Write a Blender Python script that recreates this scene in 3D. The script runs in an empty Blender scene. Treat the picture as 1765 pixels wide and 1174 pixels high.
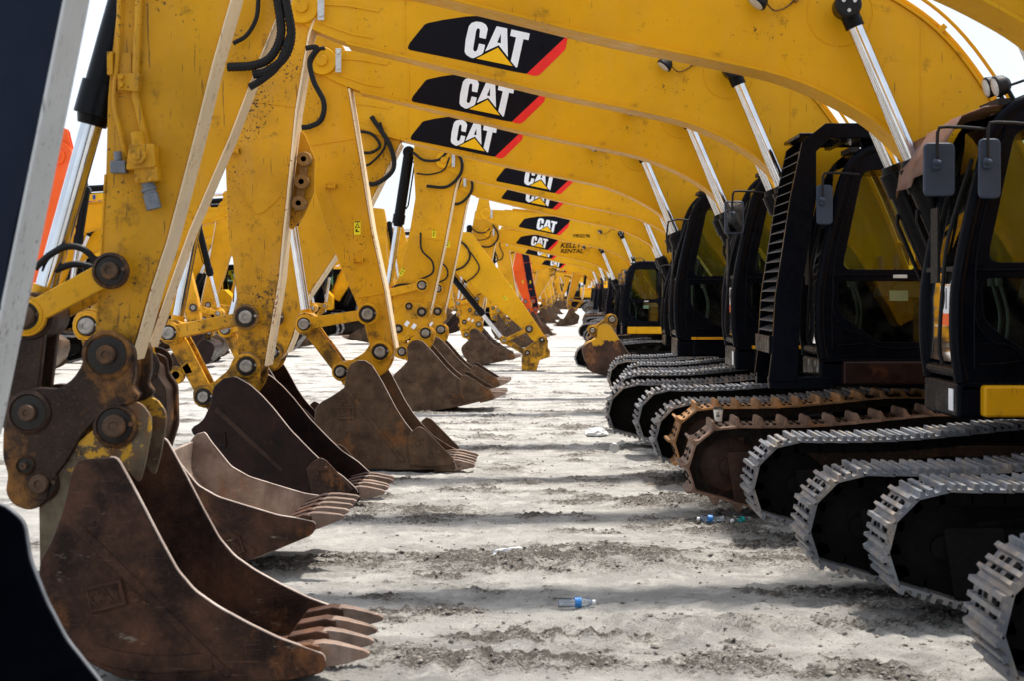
import bpy, bmesh, math, random
from mathutils import Vector, Matrix, noise
random.seed(7)
R = math.radians
S = bpy.context.scene
COL = S.collection

# ------------------------------------------------------------------ camera
EYE = 1.95
F = 3000.0            # focal length in pixels of a 1765 px wide frame
cd = bpy.data.cameras.new('camera'); cam = bpy.data.objects.new('camera', cd); COL.objects.link(cam)
cam.location = (0, 0, EYE); cam.rotation_euler = (R(90), 0, 0)
cd.sensor_width = 36; cd.lens = 36 * F / 1765
cd.shift_x = -(930 - 882.5) / 1765; cd.shift_y = -(587 - 500) / 1765
cd.clip_start = .05; cd.clip_end = 5000
cd.dof.use_dof = True; cd.dof.focus_distance = 16.5; cd.dof.aperture_fstop = 4.5
S.camera = cam
S.render.resolution_x = 1024; S.render.resolution_y = 682

# ------------------------------------------------------------------ world and sun
SUN_EL, SUN_AZ = 67, 33          # azimuth measured from +Y towards +X
w = bpy.data.worlds.new('World'); S.world = w; w.use_nodes = True
nt = w.node_tree; nt.nodes.clear()
def N(nt, t, **k):
    n = nt.nodes.new(t)
    for a, b in k.items(): setattr(n, a, b)
    return n
out = N(nt, 'ShaderNodeOutputWorld'); bg = N(nt, 'ShaderNodeBackground')
sky = N(nt, 'ShaderNodeTexSky', sky_type='NISHITA', sun_disc=False, sun_elevation=R(SUN_EL), sun_rotation=R(SUN_AZ))
sky.dust_density = 2.0; sky.altitude = 10
tc = N(nt, 'ShaderNodeTexCoord'); mp = N(nt, 'ShaderNodeMapping'); mp.inputs['Scale'].default_value = (1.2, 1.2, 3.2)
nz = N(nt, 'ShaderNodeTexNoise'); nz.inputs['Scale'].default_value = 2.4; nz.inputs['Detail'].default_value = 9
cr = N(nt, 'ShaderNodeValToRGB'); cr.color_ramp.elements[0].position = .30; cr.color_ramp.elements[1].position = .56
cr.color_ramp.elements[0].color = (.30, .30, .30, 1)
mx = N(nt, 'ShaderNodeMix', data_type='RGBA'); mx.inputs['B'].default_value = (5.9, 6.5, 7.3, 1)
L = nt.links.new
L(tc.outputs['Generated'], mp.inputs['Vector']); L(mp.outputs['Vector'], nz.inputs['Vector']); L(nz.outputs['Fac'], cr.inputs['Fac'])
L(cr.outputs['Color'], mx.inputs['Factor']); L(sky.outputs['Color'], mx.inputs['A'])
L(mx.outputs['Result'], bg.inputs['Color']); L(bg.outputs['Background'], out.inputs['Surface'])
bg.inputs['Strength'].default_value = .125
sd = bpy.data.lights.new('sun', 'SUN'); sun = bpy.data.objects.new('sun', sd); COL.objects.link(sun)
sd.energy = 4.6; sd.angle = R(4.5); sd.color = (1, .955, .88)
dv = Vector((math.sin(R(SUN_AZ)) * math.cos(R(SUN_EL)), math.cos(R(SUN_AZ)) * math.cos(R(SUN_EL)), math.sin(R(SUN_EL))))
sun.rotation_euler = dv.to_track_quat('Z', 'Y').to_euler(); sun.location = (20, 30, 40)
S.view_settings.view_transform = 'Standard'; S.view_settings.look = 'None'
S.view_settings.exposure = 0.55; S.view_settings.gamma = 1

# ------------------------------------------------------------------ materials
def newmat(name):
    m = bpy.data.materials.new(name); m.use_nodes = True
    t = m.node_tree; b = t.nodes['Principled BSDF']
    return m, t, b
def noise_node(t, scale, detail=6, rough=.6, vec=None, stretch=None, coord='Object'):
    c = N(t, 'ShaderNodeTexCoord'); n = N(t, 'ShaderNodeTexNoise')
    n.inputs['Scale'].default_value = scale; n.inputs['Detail'].default_value = detail; n.inputs['Roughness'].default_value = rough
    src = c.outputs[coord]
    if stretch:
        mm = N(t, 'ShaderNodeMapping'); mm.inputs['Scale'].default_value = stretch[0]
        if len(stretch) > 1: mm.inputs['Rotation'].default_value = stretch[1]
        t.links.new(src, mm.inputs['Vector']); src = mm.outputs['Vector']
    t.links.new(src, n.inputs['Vector'])
    return n.outputs['Fac']
def ramp(t, fac, stops):
    r = N(t, 'ShaderNodeValToRGB'); e = r.color_ramp.elements
    while len(e) < len(stops): e.new(.5)
    for i, (p, c) in enumerate(stops):
        e[i].position = p; e[i].color = (c, c, c, 1) if not hasattr(c, '__len__') else (*c, 1)
    t.links.new(fac, r.inputs['Fac']); return r.outputs['Color']
def mixc(t, fac, a, b, mode='MIX'):
    m = N(t, 'ShaderNodeMix', data_type='RGBA', blend_type=mode)
    for k, v in (('Factor', fac), ('A', a), ('B', b)):
        if hasattr(v, 'links') or hasattr(v, 'is_linked'): t.links.new(v, m.inputs[k])
        elif k == 'Factor': m.inputs[k].default_value = v
        else: m.inputs[k].default_value = (*v, 1)
    return m.outputs['Result']
def math_(t, op, a, b, clamp=False):
    m = N(t, 'ShaderNodeMath', operation=op); m.use_clamp = clamp
    for i, v in enumerate((a, b)):
        if hasattr(v, 'is_linked'): t.links.new(v, m.inputs[i])
        else: m.inputs[i].default_value = v
    return m.outputs[0]
def bump(t, b, h, strength=.3, dist=.01):
    n = N(t, 'ShaderNodeBump'); n.inputs['Strength'].default_value = strength; n.inputs['Distance'].default_value = dist
    t.links.new(h, n.inputs['Height']); t.links.new(n.outputs['Normal'], b.inputs['Normal'])

def paint(name, col, rough=.42, wear=.0, grime=.0, chip=(.05, .03, .02), fade=.15, dust=.12, dustcol=(.45, .38, .28), spec=.28):
    m, t, b = newmat(name)
    c2 = tuple(x * (1 - fade) for x in col); c3 = tuple(min(1, x * (1 + fade)) for x in col)
    big = noise_node(t, 1.1, 5); c = mixc(t, ramp(t, big, [(.35, 0), (.65, 1)]), c2, c3)
    if dust:     # dry dust lying in faint streaks
        st = noise_node(t, 2.2, 7, .65, stretch=((2.6, 2.6, .55),))
        c = mixc(t, math_(t, 'MULTIPLY', ramp(t, st, [(.48, 0), (.75, 1)]), dust * 2), c, dustcol)
    if wear:     # paint chips and scratches
        ch = noise_node(t, 40, 7, .68); ch2 = noise_node(t, 2.0, 3)
        f = math_(t, 'ADD', ch, math_(t, 'MULTIPLY', ch2, .5))
        f = ramp(t, f, [(min(.99, .985 - wear * .12), 0), (min(1., 1.0 - wear * .1), 1)])
        c = mixc(t, f, c, chip)
        sc = noise_node(t, 7, 3, .5, stretch=((9, 9, .7), (0, R(20), 0)))
        f2 = math_(t, 'MULTIPLY', ramp(t, sc, [(.70 - wear * .04, 0), (.73 - wear * .04, 1)]), .6)
        c = mixc(t, f2, c, chip)
    if grime:    # oily dirt, thickest on the low end of the machine
        g = N(t, 'ShaderNodeTexCoord'); sp = N(t, 'ShaderNodeSeparateXYZ'); t.links.new(g.outputs['Object'], sp.inputs[0])
        mr = N(t, 'ShaderNodeMapRange'); mr.inputs['From Min'].default_value = 2.9; mr.inputs['From Max'].default_value = 1.0
        t.links.new(sp.outputs['Z'], mr.inputs['Value'])
        gn = noise_node(t, 6, 8, .68)
        f = math_(t, 'ADD', gn, math_(t, 'MULTIPLY', mr.outputs[0], .16 * grime))
        f = ramp(t, f, [(.60, 0), (.78, 1)])
        c = mixc(t, math_(t, 'MULTIPLY', f, .85), c, (.035, .022, .012))
    t.links.new(c, b.inputs['Base Color'])
    rr = ramp(t, noise_node(t, 9, 6), [(.3, max(.05, rough - .12)), (.7, min(1, rough + .18))]); t.links.new(rr, b.inputs['Roughness'])
    bump(t, b, noise_node(t, 45, 3), .08, .004)
    b.inputs['Specular IOR Level'].default_value = spec
    return m
def rust(name, a=(.022, .011, .008), bcol=(.066, .033, .021), o=(.30, .12, .035), amount=.3, rough=.5, scrape=.0, yellow=0, fine_=.3):
    m, t, b = newmat(name)
    c = mixc(t, ramp(t, noise_node(t, 3.0, 9, .68), [(.38, 0), (.64, 1)]), a, bcol)
    c = mixc(t, math_(t, 'MULTIPLY', ramp(t, noise_node(t, 2.1, 9, .72, stretch=((1.3, 1.3, 1.0),)), [(.60 - amount * .12, 0), (.72 - amount * .1, 1)]), .75), c, o)
    if yellow: c = mixc(t, ramp(t, noise_node(t, 2.7, 7, .66), [(.60 - yellow * .2, 0), (.62 - yellow * .2, 1)]), c, (.58, .30, .025))
    if scrape:
        sc = noise_node(t, 3.2, 8, .7, stretch=((1.2, 1.2, 3.5), (0, R(-35), 0)))
        c = mixc(t, ramp(t, sc, [(.66 - scrape * .1, 0), (.70 - scrape * .1, 1)]), c, (.20, .165, .12))
    scr = noise_node(t, 6, 5, .6, stretch=((1.0, 1.0, 22), (0, R(38), 0)))
    c = mixc(t, math_(t, 'MULTIPLY', ramp(t, scr, [(.64, 0), (.68, 1)]), .35), c, tuple(min(1, x * 1.8 + .02) for x in bcol))
    dk = noise_node(t, 1.6, 6, .7, stretch=((2.2, 2.2, .6),))
    c = mixc(t, math_(t, 'MULTIPLY', ramp(t, dk, [(.50, 0), (.70, 1)]), .6), c, tuple(x * .6 for x in a))
    fine = noise_node(t, 60, 4, .7)
    c = mixc(t, math_(t, 'MULTIPLY', ramp(t, fine, [(.55, 0), (.75, 1)]), fine_), c, (.22, .14, .09))
    t.links.new(c, b.inputs['Base Color'])
    t.links.new(ramp(t, noise_node(t, 11, 6), [(.3, rough - .15), (.7, rough + .2)]), b.inputs['Roughness'])
    b.inputs['Metallic'].default_value = .1; b.inputs['Specular IOR Level'].default_value = .22
    bump(t, b, noise_node(t, 38, 6, .7), .35, .006)
    return m
def plain(name, col, rough=.5, metal=0, var=.2, nscale=14, bstr=.1, spec=.3):
    m, t, b = newmat(name); b.inputs['Specular IOR Level'].default_value = spec
    c = mixc(t, ramp(t, noise_node(t, nscale, 6), [(.35, 0), (.65, 1)]), tuple(x * (1 - var) for x in col), tuple(min(1, x * (1 + var)) for x in col))
    t.links.new(c, b.inputs['Base Color']); b.inputs['Metallic'].default_value = metal
    t.links.new(ramp(t, noise_node(t, nscale * 1.7, 5), [(.3, max(.02, rough - .1)), (.7, min(1, rough + .12))]), b.inputs['Roughness'])
    if bstr: bump(t, b, noise_node(t, nscale * 3, 4), bstr, .004)
    return m
YEL = (.70, .345, .003)
M = {}
M['yellow'] = paint('yellow_paint', YEL, wear=.25, grime=.25, fade=.09, dust=.025, spec=.2)
M['yellow_worn'] = paint('worn_yellow_paint', (.58, .275, .006), wear=1.0, grime=1.3, fade=.2, dust=.06, spec=.22)
M['yellow_mid'] = paint('used_yellow_paint', (.63, .30, .005), wear=.6, grime=.75, fade=.14, dust=.04, spec=.2)
M['edge'] = paint('sun_bleached_edge', (.86, .66, .40), rough=.5, wear=.9, grime=.1, chip=(.30, .10, .03), fade=.1, dust=.5, dustcol=(.74, .62, .48))  # arm edge plates: sun glare on worn yellow put into a cream colour
M['orange'] = paint('orange_paint', (.80, .10, .008), wear=.1, fade=.08, dust=.05)
M['navy'] = paint('navy_paint', (.005, .009, .022), rough=.38, wear=.35, fade=.3, dust=.03, dustcol=(.06, .06, .08), spec=.12, chip=(.05, .05, .06))
M['lightgrey'] = paint('light_grey_paint', (.50, .50, .49), rough=.55, wear=1.1, fade=.12, dust=.1, chip=(.13, .12, .11))
M['black'] = paint('black_paint', (.0022, .003, .006), rough=.26, fade=.3, dust=.006, dustcol=(.03, .03, .035), spec=.06)
M['rubber'] = plain('black_rubber', (.008, .008, .009), .6, spec=.25)
M['barrel'] = paint('black_cylinder_paint', (.003, .003, .004), rough=.3, dust=.0, spec=.12)
M['chrome'] = plain('chrome_rod', (.66, .67, .69), .10, 1.0, .12, 3, 0)
M['steel'] = plain('pin_steel', (.30, .27, .24), .38, .8, .3)
M['plate'] = plain('galvanised_plate', (.55, .57, .58), .45, .4, .15)
M['hub'] = paint('greasy_hub', (.24, .115, .02), rough=.45, wear=1, grime=1.3, dust=.1)
M['worn_sunlit_edge'] = rust('bare_worn_sunlit_edge', (.34, .26, .22), (.62, .52, .46), (.34, .18, .10), .2, .4)  # bucket rims: bare worn steel, with sunlight on the edge put into its colour
M['fitting'] = plain('grey_fitting', (.16, .17, .19), .4, .3)
M['rust'] = rust('brown_rust', amount=.3)
M['rust_grey'] = rust('grey_brown_steel', (.045, .026, .016), (.14, .088, .054), (.28, .11, .03), .3, .46, fine_=.2)
M['maroon'] = rust('dark_maroon_steel', (.006, .0018, .0016), (.024, .007, .005), (.10, .032, .008), .1, .40, fine_=.06)
M['rust_scraped'] = rust('scraped_brown_steel', (.016, .007, .0045), (.105, .046, .026), (.24, .09, .03), .35, .48, scrape=.22, fine_=.22)
M['rust_pale'] = rust('sunlit_pale_steel', (.20, .14, .11), (.42, .33, .27), (.34, .16, .07), .3, .55)  # inside of one bucket: sunlight on its steel put into a pale colour
M['rust_yellow'] = rust('rusty_yellow_casting', (.06, .034, .018), (.20, .16, .10), (.20, .07, .02), .9, .5, scrape=.5, yellow=.12)
M['yellow_bucket'] = rust('half_painted_bucket', amount=.4)
t = M['yellow_bucket'].node_tree; b = t.nodes['Principled BSDF']; src = b.inputs['Base Color'].links[0].from_socket
g = N(t, 'ShaderNodeTexCoord'); sp = N(t, 'ShaderNodeSeparateXYZ'); t.links.new(g.outputs['Object'], sp.inputs[0])
f = math_(t, 'ADD', sp.outputs['Z'], math_(t, 'MULTIPLY', noise_node(t, 3.5, 8, .65), .9))
t.links.new(mixc(t, ramp(t, math_(t, 'MULTIPLY', f, .5), [(.60, 0), (.62, 1)]), src, (.50, .26, .012)), b.inputs['Base Color'])
M['rust_coupler'] = rust('oily_rust', (.018, .009, .006), (.062, .031, .017), (.36, .15, .03), .55, .42)
M['tooth'] = rust('worn_tooth_steel', (.13, .085, .065), (.33, .24, .19), (.26, .13, .07), .3, .45)
M['shoe'] = paint('track_shoe_steel', (.15, .16, .18), rough=.40, wear=.7, fade=.35, dust=.7, dustcol=(.36, .29, .22), chip=(.05, .035, .03), spec=.5)
M['shoe_rust'] = rust('rusty_track_steel', (.12, .07, .045), (.33, .21, .15), (.45, .19, .05), .45, .5)
M['shoe_orange'] = rust('orange_rust_track', (.20, .10, .04), (.48, .27, .13), (.62, .27, .07), .7, .5)
M['dark'] = plain('dark_steel', (.007, .0065, .006), .7, spec=.08)
M['grease'] = plain('black_grease', (.014, .009, .006), .35)
M['pin_rust'] = rust('rusty_pin', (.05, .028, .016), (.13, .075, .045), amount=.3)
M['rust_dark'] = rust('dark_rusty_frame', (.006, .004, .003), (.020, .011, .007), (.08, .034, .013), .3, .6)
M['decal_black'] = plain('decal_black', (.004, .0045, .009), .35, 0, .2, 4, 0, spec=.1)
M['decal_white'] = plain('decal_white', (.88, .90, .93), .4, 0, .05, 9, 0)
M['decal_red'] = plain('decal_red', (.86, .022, .018), .4, 0, .06, 9, 0)
M['decal_yellow'] = plain('decal_yellow', (.92, .50, .0), .4, 0, .04, 9, 0)
M['sticker_yellow'] = plain('sticker_yellow', (.85, .72, .02), .5, 0, .05, 9, 0)
M['sticker_orange'] = plain('sticker_orange', (.95, .14, .02), .5, 0, .05, 9, 0)
M['stripe_blue'] = plain('stripe_blue', (.02, .06, .30), .5, 0, .05, 9, 0)
M['seat'] = plain('seat_cloth', (.045, .047, .05), .85)
M['console'] = plain('console_plastic', (.10, .105, .11), .5)
M['mirror_back'] = plain('mirror_plastic', (.030, .046, .080), .45, 0, .15, 5)
M['mirror'] = plain('mirror_glass', (.9, .9, .9), .03, 1, .01, 3, 0)
M['lamp_lens'] = plain('lamp_lens', (.55, .56, .55), .15, .2, .1, 40, .2)
M['tarp'] = plain('brown_vinyl', (.16, .085, .065), .45, 0, .25, 5, .3)
M['cone'] = plain('cone_red', (.85, .06, .02), .5, 0, .05, 9, 0)
M['white'] = plain('white_plastic', (.75, .76, .78), .45, 0, .05, 9, 0)
M['label_blue'] = plain('label_blue', (.04, .22, .58), .4, 0, .6, 60, 0)
M['label_teal'] = plain('label_teal', (.0, .38, .33), .4, 0, .2, 60, 0)
M['cup'] = plain('paper_cup', (.78, .74, .66), .7, 0, .04, 9, 0)
M['crane_yellow'] = paint('crane_yellow_paint', (.80, .46, .012), fade=.05, dust=.04)
def glass(name, tint, gl=.10, dcol=(.35, .33, .29)):
    m = bpy.data.materials.new(name); m.use_nodes = True; t = m.node_tree; t.nodes.clear()
    o = N(t, 'ShaderNodeOutputMaterial'); tr = N(t, 'ShaderNodeBsdfTransparent'); g = N(t, 'ShaderNodeBsdfGlossy'); mi = N(t, 'ShaderNodeMixShader')
    tr.inputs['Color'].default_value = (*tint, 1); g.inputs['Roughness'].default_value = .03
    fr = N(t, 'ShaderNodeFresnel'); fr.inputs['IOR'].default_value = 1.5
    du = N(t, 'ShaderNodeBsdfDiffuse'); du.inputs['Color'].default_value = (*dcol, 1); mi2 = N(t, 'ShaderNodeMixShader')
    d = math_(t, 'MULTIPLY', ramp(t, noise_node(t, 5, 8, .7), [(.45, 0), (.8, 1)]), gl)
    t.links.new(d, mi2.inputs[0]); t.links.new(tr.outputs[0], mi2.inputs[1]); t.links.new(du.outputs[0], mi2.inputs[2])
    t.links.new(fr.outputs[0], mi.inputs[0]); t.links.new(mi2.outputs[0], mi.inputs[1]); t.links.new(g.outputs[0], mi.inputs[2])
    t.links.new(mi.outputs[0], o.inputs['Surface']); return m
M['glass'] = glass('tinted_cab_glass', (.74, .83, .76), .05)
M['pet'] = glass('clear_plastic', (.90, .95, .99), .85, (.8, .84, .88))

# ------------------------------------------------------------------ mesh helpers
class MB:
    def __init__(s): s.v = []; s.f = []; s.m = []
    def add(s, vs, fs, mi=0):
        o = len(s.v); s.v += [tuple(v) for v in vs]
        for f in fs: s.f.append([o + i for i in f]); s.m.append(mi)
        return s
    def prism(s, poly, y0, y1, mi=0):           # polygon of (x, z) given a depth along y
        n = len(poly); a = sum(poly[i][0] * poly[(i + 1) % n][1] - poly[(i + 1) % n][0] * poly[i][1] for i in range(n))
        if a < 0: poly = poly[::-1]
        vs = [(x, y0, z) for x, z in poly] + [(x, y1, z) for x, z in poly]
        fs = [list(range(n)), list(range(2 * n - 1, n - 1, -1))] + [[i + n, (i + 1) % n + n, (i + 1) % n, i] for i in range(n)]
        return s.add(vs, fs, mi)
    def holed(s, outer, holes, y0, y1, mi=0):
        bm = bmesh.new(); loops = [outer] + holes; edges = []; rings = []
        for lp in loops:
            vv = [bm.verts.new((x, y0, z)) for x, z in lp]; rings.append(vv)
            for i in range(len(vv)): edges.append(bm.edges.new((vv[i], vv[(i + 1) % len(vv)])))
        bmesh.ops.triangle_fill(bm, use_beauty=True, use_dissolve=False, edges=edges)
        bm.verts.ensure_lookup_table(); bm.verts.index_update()
        base = [v.co.copy() for v in bm.verts]; n = len(base)
        fs = []
        for f in bm.faces:
            ids = [v.index for v in f.verts]
            if f.normal.y > 0: ids = ids[::-1]
            fs.append(ids); fs.append([i + n for i in ids[::-1]])
        for vv in rings:
            k = len(vv)
            for i in range(k):
                a, b = vv[i].index, vv[(i + 1) % k].index; fs.append([a, b, b + n, a + n])
        vs = [(c.x, y0, c.z) for c in base] + [(c.x, y1, c.z) for c in base]
        bm.free(); return s.add(vs, fs, mi)
    def ribbon(s, path, th, y0, y1, mi=0):      # plate that follows a path of (x, z); th goes to its left
        n = len(path); off = []
        for i in range(n):
            a = Vector(path[max(0, i - 1)]); b = Vector(path[min(n - 1, i + 1)]); d = (b - a).normalized()
            off.append((path[i][0] - d.y * th, path[i][1] + d.x * th))
        vs = []; fs = []
        for i in range(n):
            (x, z), (X, Z) = path[i], off[i]; vs += [(x, y0, z), (x, y1, z), (X, y1, Z), (X, y0, Z)]
        for i in range(n - 1):
            o = 4 * i
            for a, b in ((0, 1), (1, 2), (2, 3), (3, 0)): fs.append([o + a, o + b, o + 4 + b, o + 4 + a])
        fs += [[3, 2, 1, 0], [4 * n - 4, 4 * n - 3, 4 * n - 2, 4 * n - 1]]
        return s.add(vs, fs, mi)
    def box(s, x0, x1, y0, y1, z0, z1, mi=0):
        return s.prism([(x0, z0), (x1, z0), (x1, z1), (x0, z1)], y0, y1, mi)
    def cyl(s, p, q, r, r2=None, n=20, mi=0):
        p, q = Vector(p), Vector(q); r2 = r if r2 is None else r2; d = (q - p).normalized()
        u = d.orthogonal().normalized(); w_ = d.cross(u)
        vs = [p + (u * math.cos(2 * math.pi * i / n) + w_ * math.sin(2 * math.pi * i / n)) * r for i in range(n)]
        vs += [q + (u * math.cos(2 * math.pi * i / n) + w_ * math.sin(2 * math.pi * i / n)) * r2 for i in range(n)]
        fs = [list(range(n))[::-1], list(range(n, 2 * n))] + [[i, (i + 1) % n, (i + 1) % n + n, i + n] for i in range(n)]
        return s.add(vs, fs, mi)
    def tube(s, pts, r, n=8, mi=0, smooth=4, ribs=0):
        P = spline3([Vector(p) for p in pts], smooth) if smooth > 1 else [Vector(p) for p in pts]
        vs = []; u = None
        for i, p in enumerate(P):
            d = (P[min(i + 1, len(P) - 1)] - P[max(i - 1, 0)]).normalized()
            u = d.orthogonal().normalized() if u is None else (u - d * u.dot(d)).normalized()
            w_ = d.cross(u); rr = r * (1 + (ribs if i % 2 else 0))
            vs += [p + (u * math.cos(2 * math.pi * k / n) + w_ * math.sin(2 * math.pi * k / n)) * rr for k in range(n)]
        fs = [list(range(n))[::-1], list(range(len(vs) - n, len(vs)))]
        for i in range(len(P) - 1):
            for k in range(n): a = i * n + k; b = i * n + (k + 1) % n; fs.append([a, b, b + n, a + n])
        return s.add(vs, fs, mi)
    def lathe(s, prof, o, axis, n=24, mi=0):    # prof: (r, h)
        d = Vector(axis).normalized(); u = d.orthogonal().normalized(); w_ = d.cross(u); o = Vector(o); vs = []; fs = []
        for r, h in prof:
            vs += [o + d * h + (u * math.cos(2 * math.pi * k / n) + w_ * math.sin(2 * math.pi * k / n)) * r for k in range(n)]
        for i in range(len(prof) - 1):
            for k in range(n): a = i * n + k; b = i * n + (k + 1) % n; fs.append([a, b, b + n, a + n])
        fs += [list(range(n))[::-1], list(range(len(vs) - n, len(vs)))]
        return s.add(vs, fs, mi)
    def build(s, name, mat, parent=None, bevel=0, label=None, ang=32, loc=None):
        me = bpy.data.meshes.new(name); me.from_pydata(s.v, [], s.f)
        mats = mat if isinstance(mat, (list, tuple)) else [mat]
        for m_ in mats: me.materials.append(M[m_])
        for p, mi in zip(me.polygons, s.m): p.material_index = mi; p.use_smooth = True
        bm = bmesh.new(); bm.from_mesh(me); bmesh.ops.recalc_face_normals(bm, faces=bm.faces); bm.to_mesh(me); bm.free()
        me.set_sharp_from_angle(angle=R(ang))
        o = bpy.data.objects.new(name, me); COL.objects.link(o)
        if parent: o.parent = parent
        if loc: o.location = loc
        if bevel:
            b = o.modifiers.new('bevel', 'BEVEL'); b.width = bevel; b.segments = 2; b.limit_method = 'ANGLE'; b.angle_limit = R(40); b.harden_normals = True
        if label: o['label'] = label
        return o
def spline3(P, k):
    if len(P) < 3: return P
    out_ = []
    for i in range(len(P) - 1):
        p0 = P[i - 1] if i else P[0] * 2 - P[1]; p1, p2 = P[i], P[i + 1]; p3 = P[i + 2] if i + 2 < len(P) else p2 * 2 - p1
        for j in range(k):
            t = j / k; out_.append(.5 * ((2 * p1) + (p2 - p0) * t + (2 * p0 - 5 * p1 + 4 * p2 - p3) * t * t + (3 * p1 - p0 - 3 * p2 + p3) * t ** 3))
    out_.append(P[-1]); return out_
def smooth2(path, k=4): return [(v.x, v.y) for v in spline3([Vector((x, z)) for x, z in path], k)]
def roundp(pts, r, n=4):                       # round the corners of a polygon
    o = []; m = len(pts)
    for i in range(m):
        p = Vector(pts[i]); a = Vector(pts[i - 1]) - p; b = Vector(pts[(i + 1) % m]) - p
        k = min(r, a.length * .45, b.length * .45); a = a.normalized() * k; b = b.normalized() * k
        for j in range(n + 1):
            t = j / n; q = p + a * (1 - t) ** 2 + b * t * t; o.append((q.x, q.y))
    return o
def empty(name, loc, label, cat, group=None, rz=0, sc=1):
    o = bpy.data.objects.new(name, None); COL.objects.link(o); o.location = loc; o.rotation_euler = (0, 0, rz); o.scale = (sc,) * 3
    o.empty_display_size = .3; o['label'] = label; o['category'] = cat
    if group: o['group'] = group
    return o
def tag(o, label, cat, group=None, kind=None):
    if label: o['label'] = label
    if cat: o['category'] = cat
    if group: o['group'] = group
    if kind: o['kind'] = kind
    return o
def copy_tree(o, parent=None, swap=None, skip=()):
    c = o.copy(); COL.objects.link(c); c.parent = parent
    if swap and o.type == 'MESH':
        for i, sl in enumerate(c.material_slots):
            if sl.material and sl.material.name in swap:
                mm = swap[sl.material.name]; sl.link = 'OBJECT'; sl.material = mm
    for ch in o.children:
        if ch.name.split('.')[0] in skip: continue
        copy_tree(ch, c, swap, skip)
    return c
def text_mesh(s, name, mat, parent, loc, size, rot=(R(90), 0, 0), sx=1, thick=.001, shear=0):
    cu = bpy.data.curves.new(name, 'FONT'); cu.body = s; cu.size = size; cu.extrude = thick; cu.align_x = 'CENTER'; cu.align_y = 'CENTER'; cu.shear = shear; cu.offset = size * .02
    t = bpy.data.objects.new(name, cu); COL.objects.link(t)
    me = bpy.data.meshes.new_from_object(t.evaluated_get(bpy.context.evaluated_depsgraph_get())); bpy.data.objects.remove(t)
    me.materials.clear(); me.materials.append(M[mat])
    o = bpy.data.objects.new(name, me); COL.objects.link(o); o.parent = parent; o.location = loc; o.rotation_euler = rot; o.scale = (sx, 1, 1)
    return o

# a direction through the lens turned into a point of the machine's own plane
def Q(px, py, Y): return ((px - 930) * Y / F, EYE - (py - 500) * Y / F)

# ------------------------------------------------------------------ excavator pieces (local x, z; origin on the ground under the boom cylinder pin)
PZ = 3.93
BOT = [(-4.0, .47), (-3.85, .38), (-3.6, .28), (-3.4, .235), (-2.5, .02), (-1.68, -.18), (-.86, -.35), (-.37, -.47), (.05, -.66), (.35, -.87), (.75, -1.3), (1.2, -1.95), (1.42, -2.33)]
TOP = [(-3.88, .71), (-3.5, .70), (-2.9, .655), (-2.0, .565), (-1.2, .50), (-.6, .43), (-.1, .30), (.40, .04), (.72, -.21), (1.01, -.59), (1.3, -1.1), (1.62, -1.9), (1.68, -2.2)]
DZ = lambda x, y: (690 + x / 5.694, 15 + y / 5.694)
DEC = dict(
    black=[(72, 372), (90, 330), (235, 150), (262, 135), (420, 102), (640, 70), (860, 57), (1090, 56), (1300, 64), (1430, 74), (1674, 126), (1652, 243), (1240, 632), (1120, 612), (560, 492), (100, 400), (78, 390)],
    red=[(1652, 243), (1622, 385), (1612, 402), (1380, 630), (1352, 648), (1310, 653), (1240, 632)],
    tri=[(958, 376), (1102, 556), (745, 483)],
    C=[(640, 300), (672, 165), (700, 132), (745, 119), (800, 126), (842, 152), (858, 190), (838, 290), (775, 276), (782, 200), (768, 184), (752, 190), (742, 215), (714, 390), (722, 410), (738, 414), (754, 400), (772, 335), (832, 348), (815, 420), (800, 440), (716, 480), (690, 474), (645, 445), (630, 415)],
    A=[(945, 165), (1048, 187), (1055, 466), (965, 352), (832, 412)],
    Ah=[(988, 238), (950, 325), (986, 333)],
    T=[(1090, 197), (1270, 236), (1258, 302), (1208, 292), (1148, 568), (1134, 570), (1084, 508), (1136, 274), (1078, 260)])
DEC = {k: [DZ(x, y) for x, y in v] for k, v in DEC.items()}
def _dec(k, Y=16.09):          # decal outline relative to the cylinder pin
    px, pz = Q(1262, 118, 15.95)
    return [(Q(x, y, Y)[0] - px, Q(x, y, Y)[1] - pz) for x, y in DEC[k]]
DECL = {k: _dec(k) for k in DEC}

def bar(mb, p, q, w0, w1, y0, y1):
    p, q = Vector(p), Vector(q); d = (q - p).normalized(); n = Vector((-d.y, d.x))
    poly = [tuple(p - n * w0 / 2), tuple(q - n * w1 / 2), tuple(q + n * w1 / 2), tuple(p + n * w0 / 2)]
    mb.prism(poly, y0, y1)
def boss(root_part, p, y0, y1, r, mat, pinr=None, bolts=True, pin_mat='steel'):
    """pin joint: a boss ring on each outer face, greasy recess and the pin head"""
    pr = pinr or r * .5
    for a, d in ((y0, -1), (y1, 1)):
        b = MB(); b.lathe([(r, -.02), (r, .012), (r * .86, .022), (r * .84, .022), (r * .78, .010), (r * .76, .010)], (p[0], a, p[1]), (0, d, 0), 28); o = b.build('pin_boss', mat, root_part)
        b = MB(); b.lathe([(r * .775, .0), (r * .775, .0115), (pr * .9, .0135)], (p[0], a, p[1]), (0, d, 0), 28); b.build('grease_ring', 'grease', o)
        k = MB(); k.lathe([(pr, 0), (pr, .042), (pr * .85, .05), (pr * .45, .05), (pr * .4, .043), (.002, .043)], (p[0], a, p[1]), (0, d, 0), 20); k.build('pin', pin_mat, o)
        if bolts:
            k = MB(); k.cyl((p[0] + r * .74, a, p[1] + r * .1), (p[0] + r * .74, a + d * .03, p[1] + r * .1), r * .12, n=6); k.build('bolt', pin_mat, o)

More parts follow.
